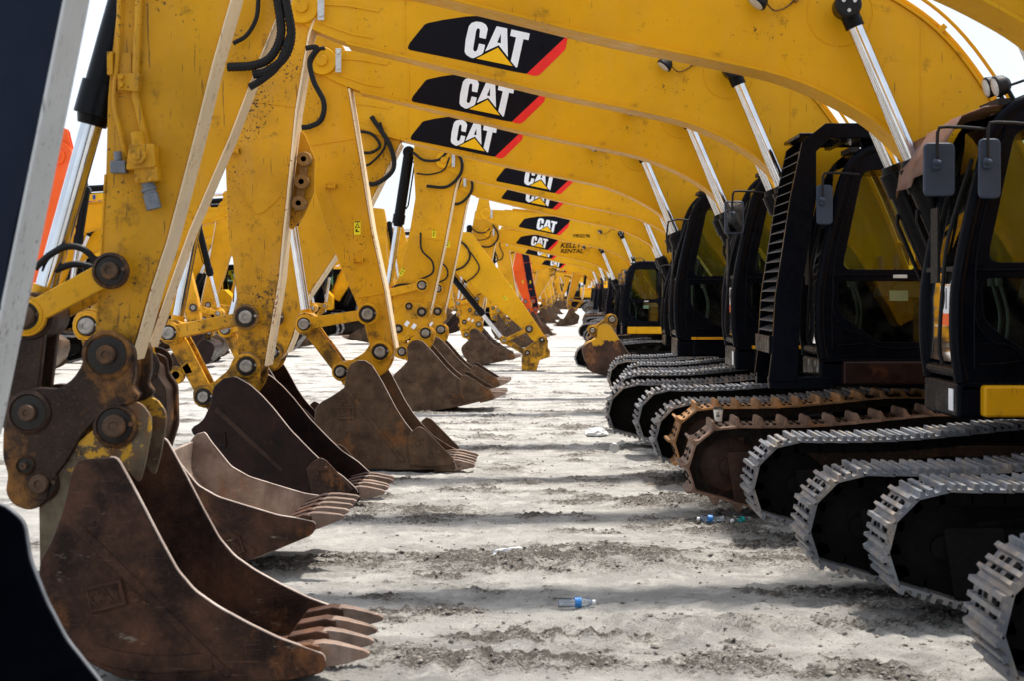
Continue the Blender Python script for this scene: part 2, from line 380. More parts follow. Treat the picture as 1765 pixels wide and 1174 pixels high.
def actuator(root, name, p, q, y, rb, rr, frac, head=None):
    """hydraulic cylinder: barrel from p over frac of the way, rod on to q"""
    p = Vector((p[0], y, p[1])); q = Vector((q[0], y, q[1])); d = (q - p).normalized(); m = p.lerp(q, frac)
    b = MB(); b.cyl(p, m, rb, n=24); b.cyl(m - d * .16, m + d * .02, rb * 1.17, n=24); b.cyl(m + d * .02, m + d * .07, rb * .96, rb * .8, 24)
    b.cyl(p - Vector((0, rb * .8, 0)), p + Vector((0, rb * .8, 0)), rb * 1.15, n=20)
    s_ = d.cross(Vector((0, 1, 0))).normalized()
    b.tube([p + d * .15 + s_ * rb, p + d * .2 + s_ * rb * 1.35, m - d * .35 + s_ * rb * 1.35, m - d * .28 + s_ * rb], rb * .16, 6, smooth=1)
    o = b.build(name, 'barrel', root, bevel=.004)
    r = MB(); r.cyl(m, q, rr, n=24); r.build('rod', 'chrome', o)
    e = MB(); e.cyl(q - Vector((0, rr * 1.2, 0)), q + Vector((0, rr * 1.2, 0)), rr * 1.55, n=24); e.cyl(q - d * .16, q - d * .02, rr * 1.2, n=20); e.build('rod_eye', head or 'yellow_mid', o)
    return o

def make_boom(root, mat, decal=True, light=True, hw=.19):
    bot = smooth2([(x, z + PZ) for x, z in BOT], 5); top = smooth2([(x, z + PZ) for x, z in TOP], 5)
    b = MB(); inset = .0
    b.prism(bot + top[::-1], -hw, hw)
    o = b.build('boom', mat, root, bevel=.006)
    f = MB(); k0 = 12
    f.ribbon(bot[k0:], -.022, -hw - .028, hw + .028); f.build('lower_flange', mat, o, bevel=.004)
    f = MB(); f.ribbon(top[6:], .02, -hw - .02, hw + .02); f.build('upper_flange', mat, o, bevel=.004)
    # stamped nose, weld seams, circle round the cylinder boss
    s = MB()
    N0 = (-3.96, .59 + PZ)
    s.prism([(-3.86, PZ + .645), (-3.55, PZ + .63), (-3.25, PZ + .57), (-3.25, PZ + .545), (-3.55, PZ + .60), (-3.86, PZ + .615)], -hw - .012, hw + .012)
    s.prism([(-3.8, PZ + .47), (-3.5, PZ + .36), (-3.3, PZ + .32), (-3.3, PZ + .30), (-3.5, PZ + .335), (-3.8, PZ + .44)], -hw - .012, hw + .012)
    for x, za, zb in ((-3.02, .13, .64), (.55, -.98, -.10), (-.02, -.58, .25) if False else (1.05, -1.65, -.72)):
        s.prism([(x, PZ + za), (x + .012, PZ + za), (x + .012, PZ + zb), (x, PZ + zb)], -hw - .005, hw + .005)
    s.build('weld_seam', mat, o)
    s = MB(); n = 40
    for sy in (-1, 1):
        s.tube([(.235 * math.cos(2 * math.pi * i / n) - .02, sy * (hw + .001), PZ + .235 * math.sin(2 * math.pi * i / n) - .02) for i in range(n + 1)], .005, 6, smooth=1)
    s.build('boss_ring', mat, o)
    # nose pin
    s = MB(); s.lathe([(.15, -hw - .05), (.155, -hw - .03), (.155, hw + .03), (.15, hw + .05)], (N0[0], 0, N0[1]), (0, 1, 0), 28); s.build('nose_boss', mat, o, bevel=.006)
    s = MB(); s.cyl((N0[0], -hw - .09, N0[1]), (N0[0], hw + .09, N0[1]), .06); s.build('nose_pin', 'yellow_mid', o, bevel=.006)
    s = MB(); s.box(N0[0] + .15, N0[0] + .21, -hw - .085, -hw - .05, N0[1] - .13, N0[1] + .13)
    for dz in (-.085, .085): s.cyl((N0[0] + .18, -hw - .11, N0[1] + dz), (N0[0] + .18, -hw - .08, N0[1] + dz), .022, n=6)
    s.build('keeper_plate', 'plate', o, bevel=.004)
    # pipes along the back
    s = MB(); tp = top[8:]
    for y, h, r in ((-.13, .05, .022), (-.06, .05, .02), (.04, .05, .022), (.12, .05, .02), (-.16, .13, .014)):
        P = []
        for i in range(len(tp)):
            a = Vector(tp[max(0, i - 1)]); c = Vector(tp[min(len(tp) - 1, i + 1)]); d = (c - a).normalized(); P.append((tp[i][0] - d.y * h, y, tp[i][1] + d.x * h))
        s.tube(P, r, 8, smooth=1)
    for i in range(3, len(tp) - 2, 7):
        a = Vector(tp[i]); c = Vector(tp[i + 1]); d = (c - a).normalized(); nn = Vector((-d.y, d.x))
        q0, q1 = a + nn * .02, a + nn * .085; s.prism([tuple(q0), tuple(q0 + d * .04), tuple(q1 + d * .04), tuple(q1)], -.17, .15)
    s.build('hydraulic_pipes', mat, o)
    if decal:
        def pl(k, name, m_, y, holes=[]):
            P = [(x, z + PZ) for x, z in DECL[k]]; q = MB()
            if k in ('black', 'red', 'C'): P = roundp(P, .006, 2)
            q.holed(P, [[(x, z + PZ) for x, z in DECL[h]] for h in holes], -hw - y, -hw - y + .002); return q.build(name, m_, o)
        pl('black', 'decal', 'decal_black', .003); pl('red', 'decal_stripe', 'decal_red', .003)
        pl('C', 'decal_letter', 'decal_white', .006); pl('A', 'decal_letter', 'decal_white', .006, ['Ah']); pl('T', 'decal_letter', 'decal_white', .006)
        pl('tri', 'decal_triangle', 'decal_yellow', .0075)
    if light:
        s = MB(); c = (-.60, PZ + .06)
        s.lathe([(.03, -.05), (.06, -.02), (.075, .03), (.07, .045)], (c[0], -hw - .10, c[1]), (-.62, -.18, -.74), 16); h = s.build('work_light', 'rubber', o, bevel=.004)
        s = MB(); s.lathe([(.062, .046), (.05, .052), (.002, .055)], (c[0], -hw - .10, c[1]), (-.62, -.18, -.74), 16); s.build('light_lens', 'lamp_lens', o)
        s = MB(); s.tube([(c[0] + .05, -hw - .1, c[1] - .03), (c[0] + .12, -hw - .03, c[1] - .07), (c[0] + .22, -hw - .02, c[1] - .03), (c[0] + .30, -hw - .03, c[1] + .05), (c[0] + .45, -hw - .01, c[1] + .08)], .007, 6)
        s.cyl((c[0] + .27, -hw, c[1] + .01), (c[0] + .27, -hw - .05, c[1] + .01), .018); s.build('light_cable', 'hub', o)
    return o

def make_boom_cyl(root):
    for y in (-.34, .34):
        d = Vector((1.05, -2.44)).normalized()
        p = (1.06, PZ - 2.47)
        c = actuator(root, 'boom_cylinder', p, (0, PZ), y, .10, .057, .545, 'barrel')
        s = MB(); sg = -1 if y < 0 else 1; yo = y + sg * .07
        s.lathe([(.092, 0), (.092, .03), (.08, .045), (.002, .045)], (0, yo, PZ), (0, sg, 0), 24)
        s.cyl((0, 0, PZ), (0, yo, PZ), .05)
        s.build('pin_cap', 'rubber', c)
        s = MB()
        for k in range(3):
            a = k * 2.1 + .5; s.cyl((.045 * math.cos(a), yo + sg * .04, PZ + .045 * math.sin(a)), (.045 * math.cos(a), yo + sg * .055, PZ + .045 * math.sin(a)), .014, n=6)
        s.build('cap_bolts', 'plate', c)

# ---- tracks
def track_path(x0, L_=4.35):
    r = .345; zc = .43; pts = []
    cx = x0 + r + .03
    for i in range(0, 15):                       # front idler, bottom to top
        a = R(215) + (R(95) - R(215)) * i / 14; pts.append((cx + r * math.cos(a), zc + r * math.sin(a)))
    xr = x0 + L_ - .4
    pts += [(cx + .35, .772), (cx + .8, .785), (cx + 1.3, .83), (cx + 1.75, .875), (cx + 2.2, .872), (cx + 2.7, .87), (xr, .865)]
    for i in range(1, 12):
        a = R(90) - R(180) * i / 12; pts.append((xr + .38 * math.cos(a), .485 + .38 * math.sin(a)))
    pts += [(xr - .25, .035), (xr - .8, .03), (cx + 1.5, .03), (cx + .62, .03), (cx + .3, .075)]
    pts = [(v.x, v.y) for v in spline3([Vector(p) for p in pts] + [Vector(pts[0])], 5)]
    return pts
def make_track(root, x0, yc, kind, wdt=.6):
    path = track_path(x0); P = [Vector(p) for p in path]; cum = [0]
    for i in range(1, len(P)): cum.append(cum[-1] + (P[i] - P[i - 1]).length)
    tot = cum[-1]; pitch0 = .19 if kind == 'shoe' else .203; n = round(tot / pitch0); pitch = tot / n
    def at(s):
        s %= tot
        lo, hi = 0, len(cum) - 1
        while hi - lo > 1:
            m_ = (lo + hi) // 2
            if cum[m_] <= s: lo = m_
            else: hi = m_
        t = (s - cum[lo]) / max(1e-9, cum[hi] - cum[lo]); return P[lo].lerp(P[hi], t)
    b = MB(); fr = 'dark' if kind == 'shoe' else 'rust_dark'
    for i in range(n):
        a, c = at(i * pitch), at((i + 1) * pitch); d = (c - a).normalized(); nn = Vector((-d.y, d.x)); md = (a + c) / 2; h = pitch / 2 + .006
        def W(t, k): v = md + d * t + nn * k; return (v.x, v.y)
        if kind == 'shoe':
            pr = [(-h, 0), (h, -.006), (h, .008), (h - .008, .014), (h - .014, .048), (h - .040, .050), (h - .045, .015), (.017, .013), (.013, .040), (-.013, .040), (-.017, .013), (-h + .062, .013), (-h + .052, .046), (-h + .034, .046), (-h + .026, .013), (-h, .012)]
        else:
            pr = [(-h, 0), (h, -.004), (h, .012), (-h + .06, .014), (-h + .035, .04), (-h + .022, .092), (-h + .008, .092), (-h, .03)]
        poly = [W(t, k) for t, k in pr]
        if kind == 'shoe': b.prism(poly, yc - wdt / 2, yc + wdt / 2, 0)
        else:
            b.prism([W(t, k) for t, k in [(-h, 0), (h, -.004), (h, .012), (-h, .016)]], yc - wdt / 2, yc + wdt / 2, 0)
            for (ya, yb, hh) in ((-.5, -.46, .055), (-.46, -.38, .072), (-.38, .38, .08), (.38, .46, .072), (.46, .5, .055)):
                b.prism([W(-h, .01), W(-h + .07, .012), W(-h + .035, .035), W(-h + .026, hh), W(-h + .006, hh)], yc + ya * wdt, yc + yb * wdt, 0)
        for sy in (-1, 1):                       # dark pads stand in for the shade in link openings; bolts
            for dt in (-.028, .035):
                b.prism([W(dt - .017, .0145), W(dt + .017, .0145), W(dt + .013, .0175), W(dt - .013, .0175)], yc + sy * .075 - .03, yc + sy * .075 + .03, 1)
            for dt in (-.03, .03):
                q = md + d * dt + nn * .014; e = q + nn * .014
                b.cyl((q.x, yc + sy * .155, q.y), (e.x, yc + sy * .155, e.y), .014, n=6, mi=1)
            # chain link beneath the shoe
            b.prism([W(-h, -.105), W(h, -.095), W(h, -.004), W(-h, -.004)], yc + sy * .085 - .02, yc + sy * .085 + .02, 1)
    fm = MB(); cx = x0 + .375; xr = x0 + 3.95
    fm.prism(roundp([(cx + .12, .30), (cx + .5, .18), (xr - .25, .18), (xr - .1, .35), (xr - .35, .60), (cx + 1.2, .62), (cx + .5, .55), (cx + .12, .52)], .04), yc - .19, yc + .19)
    o = fm.build('track_frame', fr, root, bevel=.01)
    m_ = {'shoe': 'shoe', 'rusty': 'shoe_rust', 'orange': 'shoe_orange'}[kind]
    b.build('track_shoes', [m_, fr], o)
    g = MB(); rr = .25
    g.lathe([(.05, -.11), (rr - .05, -.11), (rr, -.09), (rr, -.06), (rr - .03, -.05), (rr - .03, .05), (rr, .06), (rr, .09), (rr - .05, .11), (.05, .11)], (cx, yc, .43), (0, 1, 0), 32)
    g.cyl((cx, yc - .16, .43), (cx, yc + .16, .43), .07); g.build('idler_wheel', fr if kind == 'shoe' else 'rust', o)
    g = MB(); g.lathe([(.05, -.1), (.26, -.1), (.30, -.03), (.30, .03), (.26, .1), (.05, .1)], (xr, yc, .485), (0, 1, 0), 24)
    for k in range(21):
        a = 2 * math.pi * k / 21; g.box(xr + .31 * math.cos(a) - .025, xr + .31 * math.cos(a) + .025, yc - .03, yc + .03, .485 + .31 * math.sin(a) - .025, .485 + .31 * math.sin(a) + .025)
    g.build('sprocket', fr, o)
    for k in range(7):
        x = cx + .55 + k * .42; g = MB(); g.lathe([(.05, -.17), (.09, -.17), (.09, -.12), (.075, -.11), (.075, .11), (.09, .12), (.09, .17), (.05, .17)], (x, yc, .16), (0, 1, 0), 16); g.build('roller', fr, o)
    g = MB(); g.prism(roundp([(cx + .05, .12), (cx + .34, .12), (cx + .34, .56), (cx - .02, .56)], .03), yc - .26, yc - .235)
    g.build('guide_guard', 'rust' if kind != 'shoe' else 'dark', o, bevel=.006)
    return o

# ---- cab
def make_cab(root, cx, step_mat, guard=False, sticker=None, tarp=False, mir='both', nosticker=False, opendoor=False):
    yN, yF = -1.40, -.44
    z0, z1 = 1.36, 3.17
    fx = lambda z: cx + .25 * max(0, (z - 1.9) / 1.15) ** 1.3
    front = [(cx + .03, z0), (cx, 1.55), (cx, 1.9), (fx(2.3), 2.3), (fx(2.7), 2.7), (fx(2.98), 2.98), (cx + .40, 3.13), (cx + .52, z1)]
    outer = smooth2(front, 2) + [(cx + 1.62, z1), (cx + 1.74, 3.05), (cx + 1.76, z0)]
    up = roundp([(fx(2.2) + .14, 2.13), (fx(3.0) + .13, 2.98), (cx + 1.02, 3.0), (cx + 1.02, 2.13)], .09, 4)
    up2 = roundp([(cx + 1.12, 2.13), (cx + 1.12, 3.0), (cx + 1.60, 3.0), (cx + 1.62, 2.13)], .07, 4)
    lo = roundp([(cx + .15, 2.03), (cx + 1.02, 2.03), (cx + 1.02, 1.50), (cx + .50, 1.50), (cx + .16, 1.76)], .07, 4)
    b = MB()
    b.holed(outer, [up, up2, lo], yN, yN + .05); b.holed(outer, [up, up2], yF - .05, yF)
    # front pillars stand proud as round tubes
    o = b.build('cab', 'black', root, bevel=.006)
    s = MB()
    for y in (yN + .035, yF - .035):
        s.tube([(x, y, z) for x, z in [(cx + .03, z0), (cx + .0, 1.6), (cx + .0, 1.9)] + [(fx(z), z) for z in (2.1, 2.3, 2.5, 2.7, 2.9)] + [(cx + .30, 3.06), (cx + .42, 3.15), (cx + .6, z1 + .005), (cx + 1.0, z1 + .005), (cx + 1.6, z1)]], .05, 12, smooth=3)
        s.cyl((cx + 1.76, y, z0), (cx + 1.74, y, 3.1), .045)
    for x, z in ((cx + .40, 3.14), (cx + .03, 1.42), (cx + 1.7, 3.12)): s.cyl((x, yN + .035, z), (x, yF - .035, z), .045)
    s.build('cab_pillars', 'black', o)
    s = MB(); s.box(cx + .45, cx + 1.7, yN + .06, yF - .06, z1 - .02, z1 + .05); s.build('roof', 'black', o, bevel=.015)
    s = MB(); s.box(cx + .02, cx + 1.74, yN, yF, z0 - .06, z0); s.build('floor', 'black', o, bevel=.01)
    s = MB(); s.box(cx + 1.742, cx + 1.79, yN, yF, z0, 2.1); s.build('rear_panel', 'black', o, bevel=.01)
    # sheet of the front below the screen, base box and step
    s = MB(); s.box(cx - .01, cx + .55, yN - .0, yF, 1.12, 1.36); s.build('cab_base', 'black', o, bevel=.03)
    s = MB(); s.box(cx + .14 if step_mat == 'yellow' else cx + .18, cx + 3.2, yN - .10, yN + .02, 1.14, 1.34); s.build('side_step', step_mat, o, bevel=.02)
    if step_mat == 'black':
        s = MB(); s.box(cx + .16, cx + 3.2, yN - .13, yN - .02, 1.342, 1.375); s.build('step_trim', 'yellow_mid', o, bevel=.006)
    # door seams
    s = MB()
    s.tube([(cx + .10, yN - .004, 1.44), (cx + .10, yN - .004, 1.85), (fx(2.3) + .07, yN - .004, 2.3), (fx(2.95) + .08, yN - .004, 3.0)], .009, 6)
    s.tube([(cx + .10, yN - .004, 2.08), (cx + 1.04, yN - .004, 2.08)], .008, 6, smooth=1)
    s.tube([(x, yN - .003, z) for x, z in [(cx + .115, 2.02), (cx + .125, 1.72), (cx + .48, 1.46), (cx + 1.04, 1.46)]], .008, 6, smooth=3)
    s.tube([(x, yN - .003, z) for x, z in [(cx + .13, 1.6), (cx + .30, 1.6), (cx + .42, 1.50), (cx + .14, 1.47)]], .006, 6, smooth=2)
    s.build('door_seam', 'black', o)
    s = MB(); s.box(cx + .62, cx + .74, yN - .016, yN, 2.055, 2.085); s.build('door_handle', 'plate', o, bevel=.004)
    # panes
    def pane(poly, y, name='side_window'):
        q = MB(); q.prism(poly, y, y + .006); q.build(name, 'glass', o)
    pane(up, yN + .02); pane(up2, yN + .02); pane(lo, yN + .02, 'door_window'); pane(up, yF - .03); pane(up2, yF - .03)
    def screen(zs, name, dx=.0):
        q = MB(); vs = []
        for z in zs:
            x = (cx if z < 1.9 else fx(z)) + dx; vs += [(x, yN + .08, z), (x, yF - .08, z)]
        q.add(vs, [[2 * i, 2 * i + 1, 2 * i + 3, 2 * i + 2] for i in range(len(zs) - 1)]); q.build(name, 'glass', o)
    screen([1.48, 1.7, 1.9, 2.08], 'lower_windscreen'); screen([2.10, 2.3, 2.5, 2.7, 2.9, 3.02], 'windscreen')
    s = MB(); s.box(cx - .01, cx + .03, yN + .06, yF - .06, 2.075, 2.105); s.tube([(cx - .07, yN + .14, 1.47), (cx - .09, yN + .14, 1.6), (cx - .07, yN + .14, 1.95), (cx - .03, yN + .14, 2.3), (cx + .12, yN + .14, 2.8)], .014, 8); s.build('hand_rail', 'rubber', o)
    s = MB(); s.tube([(cx + .28, yF - .12, 3.05), (cx + .06, yF - .3, 2.5), (cx + .0, yF - .38, 2.15)], .012, 6); s.box(cx - .03, cx - .01, yF - .5, yF - .3, 2.0, 2.5); s.build('wiper', 'rubber', o)
    # inside: seat, consoles, levers, monitor
    s = MB(); yc = (yN + yF) / 2
    s.prism(roundp([(cx + .78, 1.74), (cx + 1.28, 1.70), (cx + 1.30, 1.83), (cx + .78, 1.88)], .04), yc - .25, yc + .25)
    s.prism(roundp([(cx + 1.22, 1.80), (cx + 1.36, 1.80), (cx + 1.50, 2.55), (cx + 1.38, 2.56)], .05), yc - .24, yc + .24)
    s.prism(roundp([(cx + 1.40, 2.58), (cx + 1.48, 2.58), (cx + 1.53, 2.80), (cx + 1.44, 2.80)], .03), yc - .13, yc + .13)
    s.build('seat', 'seat', o, bevel=.02)
    s = MB()
    for sy in (-1, 1):
        s.prism(roundp([(cx + .62, 1.90), (cx + 1.30, 1.88), (cx + 1.32, 2.02), (cx + .66, 2.06)], .03), yc + sy * .34 - .07, yc + sy * .34 + .07)
        s.tube([(cx + .70, yc + sy * .34, 2.04), (cx + .68, yc + sy * .34, 2.15)], .015, 8, smooth=1); s.cyl((cx + .68, yc + sy * .34, 2.13), (cx + .67, yc + sy * .34, 2.26), .024)
        s.tube([(cx + .36, yc + sy * .1, 1.4), (cx + .42, yc + sy * .1, 1.75), (cx + .36, yc + sy * .1, 2.02)], .013, 8)
        s.cyl((cx + .36, yc + sy * .1, 1.98), (cx + .35, yc + sy * .1, 2.07), .024)
        s.box(cx + .24, cx + .42, yc + sy * .1 - .06, yc + sy * .1 + .06, 1.42, 1.45)
    s.build('levers', 'console', o, bevel=.006)
    s = MB(); s.prism(roundp([(cx + .22, 2.12), (cx + .27, 2.10), (cx + .33, 2.34), (cx + .28, 2.36)], .01), yF - .38, yF - .14); s.cyl((cx + .24, yF - .2, 1.5), (cx + .25, yF - .2, 2.15), .02); s.build('monitor', 'console', o)
    s = MB(); s.prism([(cx + .60, 1.86), (cx + .76, 1.86), (cx + .76, 1.95), (cx + .60, 1.95)], yN + .045, yN + .05); s.build('notice_sticker', 'decal_white', o)
    # lights on the roof edge
    for (dx, y, dz) in ((.30, yN + .12, .10), (.32, yN + .42, .13)):
        s = MB(); s.lathe([(.035, .06), (.062, .03), (.072, -.03), (.066, -.04)], (cx + dx, y, z1 + dz), (.9, .1, .25), 14); s.tube([(cx + dx + .05, y, z1 + dz - .03), (cx + dx + .10, y, z1 - .02)], .016, 6, smooth=1); h = s.build('roof_light', 'rubber', o, bevel=.004)
        s = MB(); s.lathe([(.06, -.041), (.04, -.047), (.002, -.05)], (cx + dx, y, z1 + dz), (.9, .1, .25), 14); s.build('light_lens', 'lamp_lens', o)
    s = MB(); s.tube([(cx + .35, yN + .1, z1 + .10), (cx + .50, yN + .05, z1 + .14), (cx + .62, yN + .08, z1 + .10), (cx + .66, yN + .02, z1 + .03)], .009, 6); s.cyl((cx + .62, yN + .03, z1), (cx + .62, yN + .03, z1 + .09), .022); s.box(cx + .26, cx + .34, yN + .02, yN + .5, z1 - .03, z1 + .01); s.build('light_cable', 'rubber', o)
    # mirrors
    def mirror(x, y, z, face, hh=.17, ww=.10, armz=.22):
        s = MB(); s.prism(roundp([(x - ww, z - hh), (x + ww, z - hh), (x + ww, z + hh), (x - ww, z + hh)], .04, 4), y - .02, y + .02)
        s.cyl((x - .02, y - .06, z + .02), (x - .02, y - .02, z + .02), .028); s.cyl((x - .05, y - .055, z + .05), (x + .0, y - .055, z + .03), .022)
        h = s.build('mirror', 'mirror_back', o, bevel=.012)
        a = MB(); a.tube([(x - .02, y - .05, z + .02), (x - .02, y - .05, z + hh + .06), (x + .04, y - .03, z + hh + .1), (x + .30, y + .02, z + hh + .09)], .011, 8, smooth=2); a.build('mirror_arm', 'rubber', o)
        if face:
            g = MB(); g.prism(roundp([(x - ww + .018, z - hh + .02), (x + ww - .018, z - hh + .02), (x + ww - .018, z + hh - .02), (x - ww + .018, z + hh - .02)], .03, 4), y - .0265, y - .0205); g.build('mirror_glass', 'mirror', o)
    if mir == 'both': mirror(cx - .13, yN - .02, 2.72, False); mirror(cx + .17, yN - .10, 2.72, False, .19, .07)
    elif mir == 'face': mirror(cx - .02, yN - .02, 2.70, True)
    elif mir == 'one': mirror(cx + .02, yN - .08, 2.68, False, .17, .07)
    elif mir == 'frame':
        s = MB(); s.tube([(cx - .12, yN, 2.42), (cx - .13, yN - .02, 2.46), (cx - .12, yN, 2.80), (cx + .14, yN + .02, 2.82)], .012, 8, smooth=2); s.build('mirror_arm', 'rubber', o)
    if sticker:
        X = cx - .012 if True else 0
        s = MB(); s.box(X - .004, X, yN + .16, yN + .44, 1.80, 1.98); s.build('lot_sticker', 'decal_white', o)
        s = MB(); s.box(X - .004, X, yN + .16, yN + .44, 1.72, 1.7995); s.build('lot_sticker_band', 'sticker_orange', o)
        text_mesh(sticker, 'lot_number', 'decal_black', o, (X - .006, yN + .30, 1.89), .19, (R(90), 0, R(-90)), sx=.72)
        s = MB(); s.box(cx - .018, cx - .013, yN + .08, yN + .2, 1.17, 1.31); s.build('paper_label', 'decal_white', o)
    if tarp:
        q = MB(); vs = []; fs = []; sec = [(.34, 3.13), (.16, 3.12), (.02, 3.08), (-.05, 2.94), (-.07, 2.82)]; m_ = 9
        for i, (dx, z) in enumerate(sec):
            for j in range(m_ + 1):
                t = j / m_; y = yN + .04 + t * (yF - yN + .1); dd = t * .22 * i / 4
                vs.append((cx + dx + .020 * math.sin(j * 2.3 + i * 1.3) - .12 * t * i / 4, y, z - dd + .018 * math.cos(j * 1.9 + i)))
        for i in range(4):
            for j in range(m_): a = i * (m_ + 1) + j; fs.append([a, a + 1, a + m_ + 2, a + m_ + 1])
        q.add(vs, fs); t_ = q.build('vinyl_sun_visor', 'tarp', o, ang=50); so = t_.modifiers.new('t', 'SOLIDIFY'); so.thickness = .006
    if guard:
        # louvred front guard with roof
        s = MB(); gx = cx - .42
        P = [(gx, 1.40), (gx + .03, 1.9), (gx + .16, 2.75), (gx + .26, 3.22), (gx + .46, 3.34), (gx + 2.15, 3.36)]
        def off(P, w_): return [(x + w_, z) for x, z in P]
        for y0, y1, wd in ((yN - .03, yN + .03, .22), (yF - .03, yF + .03, .15)):
            rail = [(gx - .03, 1.16)] + P[:4] + [(gx + .46, 3.38), (gx + 2.2, 3.39), (gx + 2.2, 3.27), (gx + .50, 3.25), (gx + .38, 3.14), (gx + .16 + wd, 2.75), (gx + wd + .03, 1.9), (gx + wd, 1.16)]
            s.prism(rail, y0, y1)
        s.box(gx + .5, gx + 2.2, yN, yF, 3.33, 3.365); s.box(gx - .02, gx + .03, yN, yF, 1.40, 1.56); s.box(gx + .24, gx + .44, yN, yF, 3.27, 3.30)
        s.box(gx - .02, cx + .1, yN - .02, yN + .12, 1.10, 1.20); s.box(gx - .02, cx + .1, yF - .12, yF, 1.10, 1.20)
        s.box(gx + .6, gx + .66, yN + .05, yF - .05, 3.22, 3.33); s.cyl((gx + 1.0, yN + .05, 3.39), (gx + 1.0, yN + .05, 3.45), .02, n=8)
        g = s.build('cab_guard', 'black', root, bevel=.008)
        for k in range(19):
            z = 1.62 + k * .0855; x = gx + .03 * (z - 1.4) / .5 if z < 1.9 else (gx + .03 + .13 * (z - 1.9) / .85 if z < 2.75 else gx + .16 + .10 * (z - 2.75) / .47)
            q = MB(); q.prism([(x - .005, z - .022), (x + .10, z + .022), (x + .098, z + .028), (x - .007, z - .016)], yN + .03, yF - .03); q.build('louvre', 'shoe_dark', g)
    return o
M['shoe_dark'] = plain('dusty_black_steel', (.07, .07, .075), .5, .2)
M['stripe_dark'] = plain('dark_blue_steel', (.02, .035, .07), .5, .3)

def make_house(root, cx, mat, stripe=True):
    s = MB()
    s.box(cx + .5, cx + 4.6, -1.36, 1.36, 1.10, 1.22); s.build('deck', 'black', root, bevel=.02)
    s = MB(); x = cx + 1.85
    s.prism(roundp([(x, 1.225), (x + 2.1, 1.225), (x + 2.1, 2.25), (x, 2.25)], .05), -1.38, -.50)
    s.prism(roundp([(x - .9, 1.225), (x + 2.1, 1.225), (x + 2.1, 2.20), (x - .6, 2.20), (x - .9, 1.9)], .06), .46, 1.38)
    s.prism(roundp([(x + .55, 2.2), (x + 2.1, 2.2), (x + 2.05, 2.55), (x + .7, 2.5)], .05), -.9, 1.25)
    s.box(x + .2, x + 2.1, -.5, .46, 1.225, 2.2)
    s.build('engine_housing', mat, root, bevel=.02)
    s = MB()
    out_ = [(x + 2.11, 1.1), (x + 2.65, 1.12), (x + 2.72, 1.5), (x + 2.70, 2.2), (x + 2.55, 2.38), (x + 2.11, 2.38)]
    s.prism(roundp(out_, .1, 5), -1.36, 1.36); s.build('counterweight', mat, root, bevel=.06)
    s = MB(); s.cyl((x + 1.2, .8, 2.5), (x + 1.2, .8, 2.95), .06); s.tube([(x + 1.2, .8, 2.93), (x + 1.22, .8, 3.03), (x + 1.34, .8, 3.09)], .055, 12); s.build('exhaust', 'dark', root)
    s = MB()
    s.tube([(x - .5, 1.30, 2.2), (x - .5, 1.30, 3.1), (x + .3, 1.30, 3.1), (x + .3, 1.30, 2.2)], .02, 8, smooth=1); s.build('grab_rail', mat, root)
    s = MB(); s.cyl((cx + 1.9, 0, .78), (cx + 1.9, 0, 1.10), .62, n=40); s.build('swing_ring', 'dark', root)
    s = MB(); s.prism([(cx + .9, .45), (cx + 2.9, .45), (cx + 2.6, .80), (cx + 1.2, .80)], -.95, .95); s.build('track_crossbeam', 'dark', root, bevel=.02)

# ---- bucket, taken from one seen square-on; canonical units are metres round the arm pin
BPX = lambda L_: [((x - 658) / 158., -(y - 605) / 158.) for x, y in L_]
B_SIDE = BPX([(603, 634), (610, 624), (622, 618), (636, 619), (648, 627), (656, 640), (667, 659), (679, 683), (691, 707), (705, 730), (721, 751), (745, 777), (775, 797), (797, 808), (800, 819), (760, 821), (720, 821), (680, 820), (640, 816), (600, 806), (572, 788), (550, 762), (541, 730), (545, 702), (556, 692), (568, 686), (583, 677), (597, 667)])
B_SHELL = BPX([(604, 634), (599, 652), (597, 667), (583, 677), (568, 686), (556, 692), (545, 702), (541, 715), (541, 730), (545, 746), (550, 762), (560, 776), (572, 788), (586, 798), (600, 806), (640, 816), (680, 820), (720, 821.5), (760, 821.5), (808, 817)])
B_EAR = BPX([(583, 622), (600, 622), (628, 606), (640, 588), (658, 584), (674, 592), (680, 606), (676, 625), (668, 640), (655, 652), (640, 656), (620, 665), (600, 672), (588, 668), (583, 658), (568, 650), (566, 632), (572, 624)])
B_CUT = BPX([(711, 761), (722, 748), (732, 740), (742, 744), (797, 802), (793, 812), (760, 815), (716, 812)])
B_LINK = BPX([(583, 641)])[0]
